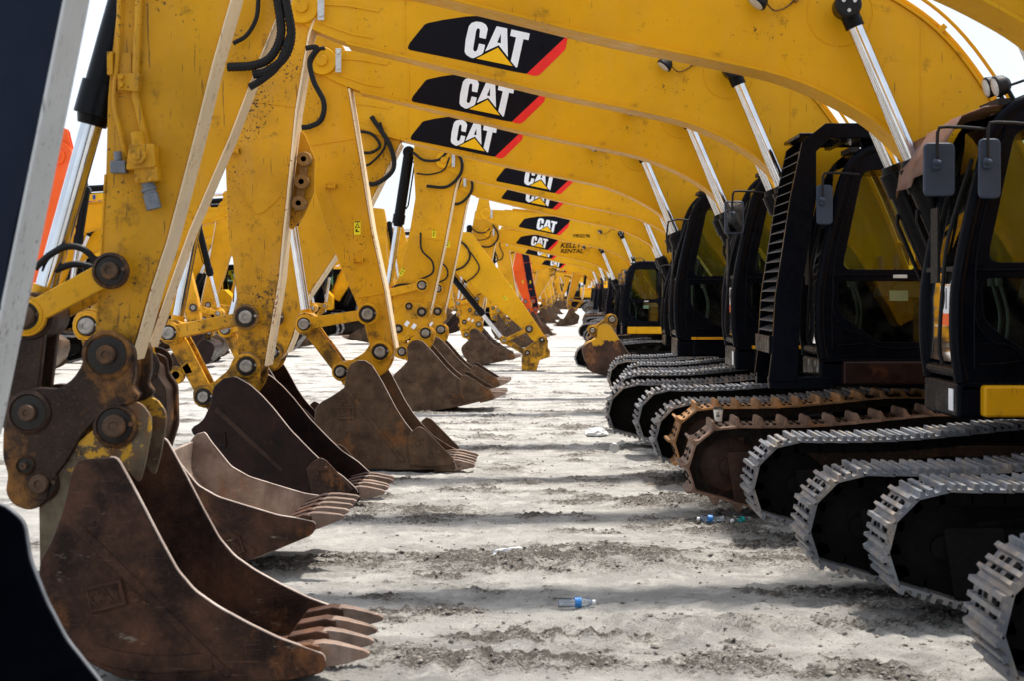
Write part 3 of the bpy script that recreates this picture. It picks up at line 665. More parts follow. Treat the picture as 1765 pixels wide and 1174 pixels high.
def make_bucket(root, pin, rot, mat, ear_mat, W=1.25, n=5, scale=None, yc=0, no_ear=False, zmin=.012, own=None, ear_own=None, tooth=None, cut=True, bossmat=None, pin_mat='steel', cut_own=None, gap=.25, inner=None):
    c, s_ = math.cos(R(rot)), math.sin(R(rot))
    def T0(p): return (p[0] * c - p[1] * s_, p[0] * s_ + p[1] * c)
    if scale is None:
        drop = -min(T0(p)[1] for p in B_SIDE + B_SHELL); scale = (pin[1] - zmin) / drop
    def T(p): x, z = T0(p); return (pin[0] + x * scale, pin[1] + z * scale)
    h = W / 2; b = MB(); side = [T(p) for p in B_SIDE]; shell = [T(p) for p in smooth2(B_SHELL, 3)]
    if own: side = roundp(own[0], .03, 3); shell = smooth2(own[1], 3)
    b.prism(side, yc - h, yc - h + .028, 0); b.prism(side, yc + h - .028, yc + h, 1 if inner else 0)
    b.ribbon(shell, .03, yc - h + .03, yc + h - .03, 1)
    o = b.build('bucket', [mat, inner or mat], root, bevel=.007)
    # welded corner rib, wear strip and cast badge on each side plate
    for sg in (-1, 1):
        y = yc + sg * h
        a, q = T(BPX([(599, 668)])[0]), T(BPX([(704, 806)])[0])
        if own: a, q = own[2]
        if mat == 'black': continue
        bb = MB(); bar(bb, a, q, .05, .035, min(y, y + sg * .008), max(y, y + sg * .008)); bb.build('rib', mat if mat != 'maroon' else 'rust', o, bevel=.003)
        ws = [T(p) for p in smooth2(BPX([(556, 770), (575, 783), (600, 794), (640, 802), (690, 804)]), 3)]
        if own: ws = smooth2(own[3], 3)
        e = MB(); e.ribbon(ws, -.09 * scale, min(y, y + sg * .012), max(y, y + sg * .012)); e.build('wear_strip', mat, o, bevel=.004)
    n_s = len(side); ti = max(range(n_s), key=lambda i: side[i][1]); li = max(range(n_s), key=lambda i: side[i][0]); rp = []
    i_ = ti
    step = 1 if side[(ti + 3) % n_s][0] > side[ti - 3][0] else -1
    while i_ != li: rp.append(side[i_]); i_ = (i_ + step) % n_s
    rp.append(side[li])
    if True:
        for y0 in (-h, h - .028): e = MB(); e.ribbon(rp, .005, yc + y0 - .002, yc + y0 + .030); e.build('worn_sunlit_rim', 'worn_sunlit_edge' if mat != 'black' else 'fitting', o)  # thin bright line along the plate edge: wear plus painted sunlight
    y = yc - h
    bc = Vector(T(BPX([(598.6, 713.8)])[0])) if not own else Vector(own[4]); br = R(rot) if not own else R(own[5])
    def BQ(u, v): return (bc.x + (u * math.cos(br) - v * math.sin(br)) * scale, bc.y + (u * math.sin(br) + v * math.cos(br)) * scale)
    P = [BQ(u, v) for u, v in ((-.1, .07), (.1, .07), (.1, -.07), (-.1, -.07))]; P2 = [BQ(u, v) for u, v in ((-.082, .052), (.082, .052), (.082, -.052), (-.082, -.052))]
    e = MB(); e.prism(P, y - .014, y); e.holed(P, [P2], y - .022, y - .014)
    if mat != 'black': e.build('cast_badge', mat, o, bevel=.003); text_mesh('CAT', 'badge_letters', mat, o, (bc.x, y - .016, bc.y), .105 * scale, (R(90), -br, 0), sx=.85, thick=.004)
    # side cutters with bolts
    for sg in (-1, 1) if cut else ():
        y0 = yc + sg * h; P = roundp([T(p) for p in B_CUT] if not cut_own else cut_own, .02, 2); e = MB(); e.prism(P, min(y0, y0 + sg * .03), max(y0, y0 + sg * .03))
        ct = sum((Vector(k) for k in P), Vector((0, 0))) / len(P)
        for k in range(4):
            t = ct * .55 + Vector(P[(k * len(P)) // 4]) * .45; e.cyl((t[0], y0 + sg * .025, t[1]), (t[0], y0 + sg * .048, t[1]), .026, n=8)
        e.build('side_cutter', mat if mat != 'maroon' else 'rust', o, bevel=.008)
    # teeth on the lip
    ta = rot + 4; l = Vector(T(BPX([(790, 816)])[0]))
    if tooth: l = Vector(tooth[0]); ta = tooth[1]
    d = Vector((math.cos(R(ta)), math.sin(R(ta)))); nn = Vector((-d.y, d.x))
    for k in range(n):
        y = yc - h + .07 + (W - .14) * k / (n - 1); e = MB()
        pr = [(-.16, -.02), (-.12, .055), (-.02, .075), (.04, .078), (.11, .062), (.19, .034), (.255, .010), (.285, -.012), (.27, -.032), (.15, -.050), (.03, -.060), (-.10, -.055)]
        prs = [tuple(l + d * a * scale + nn * q * scale) for a, q in pr]; jj = random.uniform(-.012, .012); e.prism([(a + jj, q + jj * .4) for a, q in prs], -1, 1)
        for i_v, vv in enumerate(e.v):
            tt = max(0, min(1, ((Vector((vv[0], vv[2])) - l).dot(d) / scale + .05) / .33)); hw_ = .056 * (1 - .62 * tt ** 1.3); e.v[i_v] = (vv[0], y + vv[1] * hw_ + jj * tt, vv[2])
        e.cyl((l.x + d.x * .02 * scale, y - .056, l.y + d.y * .02 * scale), (l.x + d.x * .02 * scale, y + .056, l.y + d.y * .02 * scale), .018, n=8); to = e.build('tooth', 'tooth', o, bevel=.01)
        pr = [(-.22, .02), (-.18, .07), (-.02, .085), (.04, .068), (.04, -.06), (-.2, -.05)]
        e = MB(); e.prism([tuple(l + d * a * scale + nn * q * scale) for a, q in pr], y - .062, y + .062); e.build('tooth_adapter', mat, o, bevel=.012)
    if not no_ear:
        ear = roundp([T(p) for p in B_EAR] if not ear_own else ear_own, .03, 3)
        for y in (-gap, gap - .04): e = MB(); e.prism(ear, yc + y, yc + y + .04); e.build('hinge_ear', ear_mat, o, bevel=.008)
        bm_ = bossmat or ear_mat
        boss(o, T((0, 0)), yc - gap, yc + gap, .125 * scale, bm_, .065 * scale, pin_mat=pin_mat); boss(o, T(B_LINK), yc - gap, yc + gap, .105 * scale, bm_, .055 * scale, pin_mat=pin_mat)
    return o, T

def hose(parent, pts, r=.022, y=-.26, ribs=0, mat='rubber'):
    b = MB(); P = [(p[0], (p[2] if len(p) > 2 else y), p[1]) for p in pts]
    b.tube(P, r, 8, smooth=14 if ribs else 6, ribs=ribs); return b.build('hose', mat, parent)

MACH = {}
def excavator(name, Y, pinpx, cfg):
    """cfg carries the outlines measured for this machine's arm and linkage"""
    s = cfg.get('s', 1.0); Yp = Y - .35 * s
    px, pz = Q(pinpx[0], pinpx[1], Yp); s_ = s
    root = empty('excavator', (px, Y, 0), cfg['label'], 'excavator', cfg.get('group', 'excavators parked in a row with booms over the aisle'), sc=s)
    dz = pz / s - PZ                                     # how far this boom is raised or lowered
    def q(a, b, dy=0.): x, z = Q(a, b, Y + dy); return ((x - px) / s, z / s)
    ym = cfg.get('paint', 'yellow')
    bo = make_boom(root, ym, cfg.get('decal', True), cfg.get('blight', True))
    bo.location.z = dz * .999
    make_boom_cyl(root)
    for c in root.children:
        if c.name.startswith('boom_cylinder'): c.location.z = dz
    cx = cfg['cab'] if 'cab' in cfg else .5
    make_cab(root, cx, cfg.get('step', 'black'), cfg.get('guard', False), cfg.get('sticker'), cfg.get('tarp', False), cfg.get('mir', 'frame'))
    make_house(root, cx, ym)
    tn, tf = cfg['tracks']
    make_track(root, (Q(tn, 0, Y - .9 * s)[0] - px) / s + .03, -1.2, cfg.get('tk', ('shoe', 'shoe'))[0]); make_track(root, (Q(tf, 0, Y + 1.5 * s)[0] - px) / s + .03, 1.2, cfg.get('tk', ('shoe', 'shoe'))[1])
    # arm
    am = cfg.get('arm_mat', 'yellow_mid'); hw = cfg.get('arm_hw', .17)
    poly = roundp([q(a, b, -hw * s) for a, b in cfg['arm']], .05, 3)
    b = MB(); b.prism(poly, -hw, hw); ao = b.build('arm', am, root, bevel=.006)
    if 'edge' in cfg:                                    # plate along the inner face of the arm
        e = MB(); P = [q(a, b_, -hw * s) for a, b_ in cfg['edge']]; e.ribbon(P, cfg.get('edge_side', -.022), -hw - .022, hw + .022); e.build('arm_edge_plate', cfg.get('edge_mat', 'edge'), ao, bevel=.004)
    if 'edge2' in cfg:
        e = MB(); P = [q(a, b_, -hw * s) for a, b_ in cfg['edge2']]; e.ribbon(P, -.02, -hw - .018, hw + .018); e.build('arm_back_plate', am, ao, bevel=.004)
    N0 = (-3.96, .59 + PZ + dz)
    # arm cylinder on top of the boom
    top_pin = (N0[0] - .05, N0[1] + .52)
    actuator(root, 'arm_cylinder', (N0[0] + 2.75, N0[1] + .36), top_pin, 0, .09, .05, .62)
    for ya in (-.14, .10):
        e = MB(); e.prism(roundp([(N0[0] + 2.55, N0[1] - .06), (N0[0] + 2.95, N0[1] - .08), (N0[0] + 2.83, N0[1] + .42), (N0[0] + 2.68, N0[1] + .42)], .05), ya, ya + .04); e.build('cylinder_bracket', am, root, bevel=.006)
    for ya in (-.10, .06):
        e = MB(); e.prism(roundp([(N0[0] - .35, N0[1] - .2), (N0[0] + .18, N0[1] - .1), (N0[0] + .06, N0[1] + .62), (N0[0] - .16, N0[1] + .60)], .08), ya, ya + .04); e.build('arm_lug', am, root, bevel=.006)
    A, Lk, piv = q(*cfg['A']), q(*cfg['L']), q(*cfg['piv'])
    boss(ao, A, -hw - .115, hw + .115, cfg.get('Ar', .12), cfg.get('Amat', 'hub'), cfg.get('Apin', .062), pin_mat=cfg.get('pin_mat', 'steel'))
    # linkage
    wA, wL = cfg.get('lw', (.11, .13)); y1 = hw + .06
    for sg in (-1, 1):
        lk = MB(); bar(lk, A, Lk, wA, wL, min(sg * y1, sg * (y1 + .05)), max(sg * y1, sg * (y1 + .05)))
        lk.cyl((Lk[0], sg * (y1 + .003), Lk[1]), (Lk[0], sg * (y1 + .053), Lk[1]), .105); lk.cyl((A[0], sg * (y1 + .003), A[1]), (A[0], sg * (y1 + .053), A[1]), .095)
        lo_ = lk.build('guide_link', cfg.get('link_mat', 'yellow_mid'), root, bevel=.008)
    boss(lo_, Lk, -y1 - .05, y1 + .05, .09, cfg.get('link_mat', 'yellow_mid'), .058, pin_mat=cfg.get('pin_mat', 'steel'))
    bk = cfg.get('bucket'); T = None
    if bk:
        cpin = q(*bk['pin']); W_ = bk.get('W', 1.25); yn = -W_ / 2 * s; nq = lambda L_, dy=yn: [q(a, b_, dy) for a, b_ in L_]
        own = None
        if 'side' in bk: yo_ = W_ / 2 * s if bk.get('far_face') else yn; own = (nq(bk['side'], yo_), nq(bk['shell'], yo_), nq(bk['rib']), nq(bk['wear']), nq([bk['badge'][:2]])[0], bk['badge'][2])
        bo_, T = make_bucket(root, cpin, bk['rot'], bk['mat'], bk.get('ear', 'yellow_worn'), W_, zmin=bk.get('zmin', .012), no_ear=bk.get('no_ear', False), own=own, ear_own=nq(bk['ear_px'], -.25) if 'ear_px' in bk else None,
            tooth=(nq([bk['tooth'][:2]])[0], bk['tooth'][2]) if 'tooth' in bk else None, cut=bk.get('cut', True), bossmat=bk.get('bossmat'), pin_mat=cfg.get('pin_mat', 'steel'), cut_own=nq(bk['cut_px']) if 'cut_px' in bk else None, gap=bk.get('gap', .25), inner=bk.get('inner'), n=bk.get('n', 5))
        Bp = T(B_LINK)
    if 'B' in cfg: Bp = q(*cfg['B'])
    pk = MB(); bar(pk, Lk, Bp, .17, .15, -.15, -.09); bar(pk, Lk, Bp, .17, .15, .09, .15); bar(pk, Lk, Bp, .08, .08, -.09, .09); pk.cyl((Lk[0], -.17, Lk[1]), (Lk[0], .17, Lk[1]), .125); pk.cyl((Bp[0], -.17, Bp[1]), (Bp[0], .17, Bp[1]), .11)
    mdl = (Vector(Lk) * .45 + Vector(Bp) * .55); 
    if cfg.get('eye'):
        dd = (Vector(Bp) - Vector(Lk)).normalized(); nn = Vector((dd.y, -dd.x)); nn = nn if nn.x < 0 else -nn; ce = mdl + nn * .16
        pk.lathe([(.045, -.03), (.085, -.03), (.085, .03), (.045, .03), (.045, -.03)], (ce.x, -.12, ce.y), (0, 1, 0), 20); bar(pk, tuple(ce - nn * .06), tuple(mdl), .07, .12, -.15, -.09)
    pk.build('push_link', cfg.get('push_mat', 'yellow_worn'), root, bevel=.008)
    actuator(root, 'bucket_cylinder', piv, Lk, 0, cfg.get('rb', .088), cfg.get('rr', .052), cfg.get('frac', .55))
    if 'coupler' in cfg:
        cp = cfg['coupler']; e = MB(); P = roundp([q(a, b_, -.22 * s) for a, b_ in cp['poly']], .035, 3)
        for y in (-.22, .15): e.prism(P, y, y + .07)
        Pm = [(Vector(p) * .86 + Vector(P[0]) * 0 + (sum((Vector(k) for k in P), Vector((0, 0))) / len(P)) * .14) for p in P]
        e.prism([tuple(k) for k in Pm], -.149, .149)
        co = e.build('quick_coupler', cp['mat'], root, bevel=.01)
        for (a, b_, r) in cp['pins']: boss(co, q(a, b_, -.22 * s), -.22, .22, r, cp['mat'], r * .38, bolts=False, pin_mat=cfg.get('pin_mat', 'steel'))
    if 'armpin' in cfg and 'coupler' not in cfg: boss(ao, q(*cfg['armpin'][:2]), -hw - .04, hw + .04, cfg['armpin'][2], cfg.get('Amat', 'hub'), cfg['armpin'][2] * .5)
    # weld seam across the arm and small bracket, pipes on the back, decals
    for P in cfg.get('hoses', []):
        hose(ao, [q(a, b_, -(hw + .07) * s) for a, b_ in P[0]], P[1], -hw - .07 if len(P) < 4 else -hw - .03, P[2] if len(P) > 2 else 0, P[3] if len(P) > 3 else 'rubber')
    for P in cfg.get('seams', []):
        e = MB(); e.tube([(x, -hw - .001, z) for x, z in [q(a, b_, -hw * s) for a, b_ in P]], .008, 6, smooth=3); e.build('weld_seam', am, ao)
    for P in cfg.get('warn', []):
        x, z = q(P[0], P[1], -hw * s); a = P[2] if len(P) > 2 else 0; h = .075
        e = MB(); e.box(-.035, .035, -.003, 0, -h, h); w_ = e.build('warning_label', 'sticker_yellow', ao, loc=(x, -hw, z)); w_.rotation_euler = (0, a, 0)
        e = MB(); e.holed([(-.028, .0), (.028, .0), (0, .055)], [[(-.017, .007), (.017, .007), (0, .04)]], -.005, -.003); e.box(-.03, .03, -.005, -.003, .06, .072); e.box(-.02, .02, -.005, -.003, -.045, -.035); e.box(-.02, .0, -.005, -.003, -.035, -.015); e2 = e.build('warning_symbol', 'decal_black', ao, loc=(x, -hw, z)); e2.rotation_euler = (0, a, 0)
    for P in cfg.get('brackets', []):
        x, z = q(P[0], P[1], -hw * s); e = MB(); e.box(x - .06, x + .06, -hw - .05, -hw, z - .018, z + .018); e.box(x - .06, x - .045, -hw - .07, -hw, z - .03, z + .03); e.box(x + .045, x + .06, -hw - .07, -hw, z - .03, z + .03); e.build('bracket', am, ao, bevel=.004)
    MACH[name] = dict(root=root, arm=ao, q=q, hw=hw, boom=bo, dz=dz, px=px, s=s)
    return root

# ------------------------------------------------------------------ the ground
def soil(x, y):
    """where the crust is churned into loose dark soil"""
    if not (-10 < x < 10 and 6 < y < 60): return 0
    m = 0
    for cx_, cy_, rx, ry, a in ((.05, 12.5, 1.0, .42, 1.1), (-1.7, 12.45, .7, .3, .9), (1.5, 10.15, 1.3, .22, .45), (-1.35, 9.3, .7, .32, 1.0), (-.2, 9.15, .7, .18, .8), (1.0, 9.15, .5, .28, .7), (1.25, 15.9, .6, .4, 1.0), (2.3, 12.6, .8, .5, .9), (2.9, 10.9, .9, .5, .9), (-1.2, 15.2, .6, .5, .8), (1.4, 18.2, .5, .6, .7), (-.5, 21.5, .8, .4, .5), (1.7, 14.4, .7, .4, .9), (.4, 17.6, .9, .3, .5)):
        r = ((x - cx_) / rx) ** 2 + ((y - cy_) / ry) ** 2
        if r < 5: m = max(m, a * math.exp(-r * r * .35))
    n_ = noise.fractal(Vector((x * .8, y * 1.7, 11)), .8, 2.1, 5)
    m = max(m, min(.8, max(0, (n_ - .12) * 2.2)))
    k = noise.fractal(Vector((x * 2.6, y * 3.4, 21)), .6, 2.2, 4)
    return max(0, min(1, m * (1.05 + 1.3 * k)))
def hgt(x, y):
    v = Vector((x * .9, y * .9, 0)); h = .016 * noise.fractal(v, .9, 2.1, 5)
    h += .010 * noise.fractal(Vector((x * .5, y * 2.6, 3)), .8, 2.1, 4)
    if y < 30:
        h += .022 * max(0, noise.fractal(Vector((x * 4.5, y * 4.5, 9)), .7, 2.2, 5)) * (1.2 + noise.noise(Vector((x * .8, y * .8, 5))) * 1.6)
        r = ((x - .35) / 1.0) ** 2 + ((y - 12.35) / .5) ** 2; h += (.08 + .07 * noise.fractal(Vector((x * 3, y * 3, 1)), .7, 2, 4)) * math.exp(-r)
        r = ((x - 1.25) / .6) ** 2 + ((y - 15.9) / .35) ** 2; h += .07 * math.exp(-r)
        # old grouser prints across the aisle
        r = math.exp(-((y - 10.05 - .03 * x) / .34) ** 4) * max(0, min(1, (x + .55) * 4)) * max(0, min(1, (3.0 - x) * .8)); sn = math.sin((x + .30 * (y - 10) + .02 * noise.noise(Vector((x * 3, y * 3, 7)))) * 36); h += r * (.030 * max(-.7, min(.7, sn * 1.6)) * (.8 + .5 * noise.noise(Vector((x * 1.5, y * 2, 0)))))
        r = math.exp(-((y - 9.0 - .04 * x) / .22) ** 4); h += r * .022 * math.sin(x * 30 + 2 * math.sin(x)) * (.5 + noise.noise(Vector((x * 1.3, y, 4))))
    if 6 < y < 45: h += soil(x, y) * (.006 + .040 * abs(noise.fractal(Vector((x * 13, y * 13, 2)), .4, 2.3, 4)))
    if 30 <= y < 60: h += .006 * noise.fractal(Vector((x * 2.5, y * 2.5, 9)), .7, 2.2, 4)
    return h - .016
ys = [-40, -20, -8, -2, 2, 4, 5.5]; y = 6.4
while y < 60: ys.append(y); y += max(.022, y * .0026)
while y < 2500: ys.append(y); y *= 1.06
xs_ = []; x = 0
while x < 9: xs_.append(x); x += .024 if x < 3.4 else .09
while x < 2500: xs_.append(x); x *= 1.12
xs_ = [-a for a in xs_[:0:-1]] + xs_
vs = []
for y in ys:
    for x in xs_: vs.append((x, y, hgt(x, y) if -10 < x < 10 and 6 < y < 60 else -.012))
nx = len(xs_); fs = [(j * nx + i, j * nx + i + 1, (j + 1) * nx + i + 1, (j + 1) * nx + i) for j in range(len(ys) - 1) for i in range(nx - 1)]
me = bpy.data.meshes.new('ground'); me.from_pydata(vs, [], fs); me.polygons.foreach_set('use_smooth', [True] * len(fs))
at_ = me.attributes.new('soil', 'FLOAT', 'POINT'); at_.data.foreach_set('value', [soil(v[0], v[1]) for v in vs])
m, t, b = newmat('packed_dirt')
an = N(t, 'ShaderNodeAttribute'); an.attribute_name = 'soil'; sl = an.outputs['Fac']
c = mixc(t, ramp(t, noise_node(t, .9, 10, .68), [(.36, 0), (.58, 1)]), (.36, .345, .325), (.57, .545, .505))
c = mixc(t, ramp(t, noise_node(t, 2.9, 11, .74), [(.46, 0), (.60, 1)]), c, (.70, .665, .61))
c = mixc(t, math_(t, 'MULTIPLY', ramp(t, noise_node(t, 1.7, 12, .8, stretch=((1.0, .9, 1), (0, 0, 1.2))), [(.55, 0), (.61, 1)]), .5), c, (.24, .215, .19))
sp_ = math_(t, 'ADD', noise_node(t, 34, 10, .85), math_(t, 'MULTIPLY', sl, .15))
c = mixc(t, math_(t, 'MULTIPLY', sl, .45), c, (.27, .225, .18))
c = mixc(t, math_(t, 'MULTIPLY', ramp(t, sp_, [(.575, 0), (.64, 1)]), .85), c, (.085, .068, .053))
sp2 = math_(t, 'ADD', noise_node(t, 75, 6, .78), math_(t, 'MULTIPLY', sl, .08))
c = mixc(t, math_(t, 'MULTIPLY', ramp(t, sp2, [(.58, 0), (.65, 1)]), .7), c, (.07, .06, .05))
c = mixc(t, math_(t, 'MULTIPLY', ramp(t, noise_node(t, 120, 4, .7), [(.56, 0), (.68, 1)]), .45), c, (.70, .67, .62))
t.links.new(c, b.inputs['Base Color']); b.inputs['Roughness'].default_value = .95; b.inputs['Specular IOR Level'].default_value = .2
hh = math_(t, 'ADD', math_(t, 'MULTIPLY', noise_node(t, 30, 10, .82), 1.4), math_(t, 'MULTIPLY', noise_node(t, 95, 5, .7), .5))
bump(t, b, hh, 1.0, .035)
me.materials.append(m); g = bpy.data.objects.new('ground', me); COL.objects.link(g); g['kind'] = 'structure'

# gravel and clods: nobody could count them
def blob(mb, x, y, r, z=0, flat=.6):
    n = 6; vs = []; ph = random.random() * 9
    for j, (rr, hz) in enumerate(((.75, -.3), (1, .15), (.6, .8))):
        for i in range(n):
            a = 2 * math.pi * i / n + ph; k = r * rr * random.uniform(.7, 1.25); vs.append((x + k * math.cos(a), y + k * math.sin(a), z + r * flat * hz * random.uniform(.7, 1.2)))
    f = [list(range(n))[::-1], list(range(2 * n, 3 * n))]
    for j in range(2):
        for i in range(n): a = j * n + i; b_ = j * n + (i + 1) % n; f.append([a, b_, b_ + n, a + n])
    mb.add(vs, f)
M['stone'] = plain('dry_clods', (.21, .19, .165), .9, 0, .5, 9, .5)
mb = MB()
for i in range(9000):
    y = 8 + 26 * random.random() ** 1.8; x = random.uniform(-3.6, 3.4) * (1 if y < 14 else 1.0)
    if noise.noise(Vector((x * .9, y * .9, 2))) < random.uniform(-.5, .35): continue
    r = random.choice((.003, .004, .004, .005, .006, .009, .014)) * random.uniform(.7, 1.3)
    blob(mb, x, y, r, hgt(x, y) + r * .2)
for cx_, cy_, nn_, rr in ((1.17, 9.5, 8, .05), (.98, 9.0, 6, .05), (-.05, 9.3, 8, .035), (.2, 12.0, 30, .028), (.55, 12.4, 30, .025), (-.35, 9.1, 20, .03), (1.5, 10.5, 20, .03), (-.2, 12.5, 30, .03), (-1.2, 12.6, 30, .03), (1.1, 15.8, 30, .03), (2.0, 12.0, 25, .03), (-1.0, 9.2, 20, .03)):
    for k in range(nn_):
        x, y = cx_ + random.gauss(0, .22), cy_ + random.gauss(0, .12); r = rr * random.uniform(.15, .8); blob(mb, x, y, r, hgt(x, y) + r * .0)
for i in range(60000):
    y = 8 + 20 * random.random() ** 1.6; x = random.uniform(-3.4, 3.2)
    if soil(x, y) < random.uniform(.25, 1.1): continue
    r = random.choice((.003, .004, .005, .006, .008, .011, .016)) * random.uniform(.7, 1.3); blob(mb, x, y, r, hgt(x, y) + r * .2)
tag(mb.build('gravel', 'stone', ang=20), 'loose grey clods and pebbles lying over the dirt aisle', 'gravel', kind='stuff')

# ------------------------------------------------------------------ the row of excavators
A2 = dict(
 arm=[(470, -110), (440, 0), (420, 60), (400, 160), (388, 259), (393, 400), (402, 451), (411, 540), (409, 604), (416, 640), (436, 652), (456, 630), (480, 478), (487, 400), (500, 272), (508, 190), (530, 58), (552, 0), (545, -60), (510, -110)],
 A=(433, 545), L=(302, 572), piv=(388, 120))
# the blue machine nearest the camera: only its arm and bucket reach the picture
excavator('m_blue', 5.9, (2400, -500), dict(label='dark blue excavator with a pale grey edged arm and black bucket at the left edge',
    paint='navy', cab=.6, tracks=(1900, 1850), decal=False, blight=False, arm_mat='navy', arm_hw=.115, edge_side=-.012, link_mat='navy', push_mat='navy',
    arm=[(-560, -1300), (-330, -800), (-240, -200), (-225, 300), (-210, 640), (-150, 770), (-60, 790), (0, 546), (20, 420), (65, 230), (111, 0), (260, -800), (200, -1300), (-200, -1500)],
    edge=[(-44, 760), (0, 546), (65, 230), (111, 0), (255, -780)], edge_mat='lightgrey',
    A=(-120, 560), L=(-420, 640), piv=(-420, -500), Amat='black', 
    bucket=dict(pin=(-130, 790), rot=-8, mat='black', ear='black', W=1.25, cut=False, far_face=True,
        side=[(-300, 1000), (-160, 880), (-60, 862), (10, 871), (44, 900), (54, 965), (82, 1036), (116, 1101), (174, 1174), (260, 1290), (400, 1430), (480, 1500), (480, 1540), (300, 1592), (0, 1592), (-250, 1490), (-380, 1250)],
        shell=[(-160, 880), (-300, 1000), (-380, 1250), (-250, 1490), (0, 1593), (300, 1594), (470, 1545)], rib=[(-160, 1000), (300, 1560)], wear=[(-200, 1450), (0, 1530), (200, 1540)], badge=(-150, 1300, 0), tooth=(470, 1525, 0), no_ear=False)))
excavator('m0', 9.2, (2.35 * F / 8.85 + 930, 500 - 2.12 * F / 8.85), dict(label='worn yellow excavator whose big brown bucket with quick coupler fills the left foreground',
    cab=.5, tracks=(1652, 1482), step='yellow', arm_mat='yellow_worn', arm_hw=.12, edge_side=-.010,
    arm=[(330, -640), (225, -420), (208, -160), (203, 0), (186, 164), (182, 307), (175, 400), (172, 468), (164, 570), (168, 615), (190, 640), (220, 625), (235, 580), (259, 495), (286, 417), (334, 238), (365, 112), (397, 0), (470, -280), (530, -420), (500, -600)],
    edge=[(226, 622), (240, 575), (262, 495), (288, 417), (335, 238), (366, 112), (398, 0), (470, -278)],
    A=(210, 467), L=(66, 543), piv=(235, -60), Ar=.095, Apin=.045, pin_mat='pin_rust', lw=(.13, .12), Amat='rust_coupler', frac=.42, rb=.095, rr=.058, push_mat='rust_coupler',
    bucket=dict(pin=(215, 730), rot=12, mat='rust_scraped', ear='rust_yellow', bossmat='rust_coupler', W=1.15, n=4, cut=False, gap=.2,
        side=[(124, 812), (134, 794), (200, 789), (212, 810), (240, 862), (275, 930), (305, 985), (335, 1020), (375, 1048), (430, 1078), (480, 1102), (525, 1118), (560, 1130), (560, 1160), (500, 1174), (430, 1178), (330, 1180), (210, 1172), (130, 1130), (85, 1070), (66, 1010), (68, 970), (90, 930), (105, 890), (116, 850)],
        shell=[(124, 812), (116, 850), (105, 890), (90, 930), (68, 970), (66, 1010), (85, 1070), (130, 1130), (210, 1172), (330, 1181), (430, 1180), (540, 1165)],
        rib=[(128, 905), (395, 1165)], wear=[(160, 1108), (200, 1122), (240, 1129), (290, 1132), (365, 1126)], badge=(183, 1028, 14), tooth=(540, 1138, 5),
        ear_px=[(64, 985), (62, 850), (68, 822), (95, 792), (130, 765), (165, 735), (185, 702), (215, 690), (240, 698), (256, 720), (256, 745), (246, 800), (236, 838), (205, 800), (130, 805), (120, 850), (105, 910), (80, 965)]),
    B=(50, 712), armpin=(185, 612, .12),
    coupler=dict(mat='rust_coupler', pins=[(185, 612, .13), (50, 712, .115), (44, 803, .05)],
        poly=[(150, 600), (160, 583), (185, 572), (215, 580), (232, 604), (232, 650), (226, 668), (240, 684), (222, 700), (190, 702), (165, 725), (140, 752), (120, 790), (90, 830), (78, 870), (50, 882), (22, 872), (8, 850), (14, 820), (4, 790), (5, 740), (18, 700), (30, 684), (60, 668), (100, 672), (125, 655), (140, 632)]),
    hoses=[([(240, -90), (236, 0), (230, 150), (234, 180), (250, 250)], .020, 0, 'yellow_worn'), ([(204, -60), (200, 80), (193, 170), (203, 220), (215, 270)], .013, 0, 'yellow_worn')],
    seams=[[(182, 300), (168, 560)]]))
excavator('m1', 12.5, (1459, 10), dict(label='yellow excavator with black cab marked 91 and brown vinyl visor at the right edge',
    cab=.53, decal=False, tracks=(1357, 1271), step='yellow', sticker='91', tarp=True, mir='both', arm_mat='yellow_mid', arm_hw=.12, edge_side=-.012,
    arm=[(420, -330), (370, -200), (345, -80), (310, 100), (245, 380), (225, 604), (235, 660), (255, 672), (268, 640), (252, 604), (266, 556), (289, 498), (324, 400), (395, 235), (446, 102), (475, 31), (499, -30), (544, -160), (545, -260), (500, -330)],
    edge=[(255, 600), (290, 498), (325, 400), (396, 235), (447, 102), (476, 31), (500, -30), (545, -150)],
    A=(250, 545), L=(165, 560), piv=(255, 200), rb=.08,
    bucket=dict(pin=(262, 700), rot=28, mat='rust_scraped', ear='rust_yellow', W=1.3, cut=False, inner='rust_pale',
        side=[(262, 790), (275, 775), (290, 772), (300, 788), (340, 838), (375, 858), (420, 872), (480, 890), (520, 896), (545, 902), (540, 922), (490, 942), (425, 968), (370, 962), (320, 935), (285, 885), (262, 840)],
        shell=[(262, 790), (262, 840), (285, 885), (320, 935), (370, 962), (425, 969), (490, 944), (535, 925)],
        rib=[(285, 830), (440, 955)], wear=[(290, 890), (325, 928), (370, 948), (420, 955)], badge=(398, 945, 20), tooth=(530, 905, 14)),
    B=(205, 760), armpin=(246, 632, .12),
    coupler=dict(mat='rust_coupler', pins=[(246, 632, .12), (205, 760, .1)], poly=[(225, 620), (245, 610), (268, 620), (272, 650), (286, 668), (288, 740), (272, 790), (240, 800), (205, 790), (185, 760), (200, 700)]),
    hoses=[([(470, -40), (480, 10), (484, 60), (466, 98), (436, 112), (392, 115)], .03, .12), ([(482, -40), (494, 8), (502, 60), (490, 98), (460, 122), (436, 128)], .03, .12), ([(446, -10), (442, 30), (425, 60), (402, 74)], .016), ([(500, 60), (480, 110), (455, 134), (430, 150)], .025, .12)]))
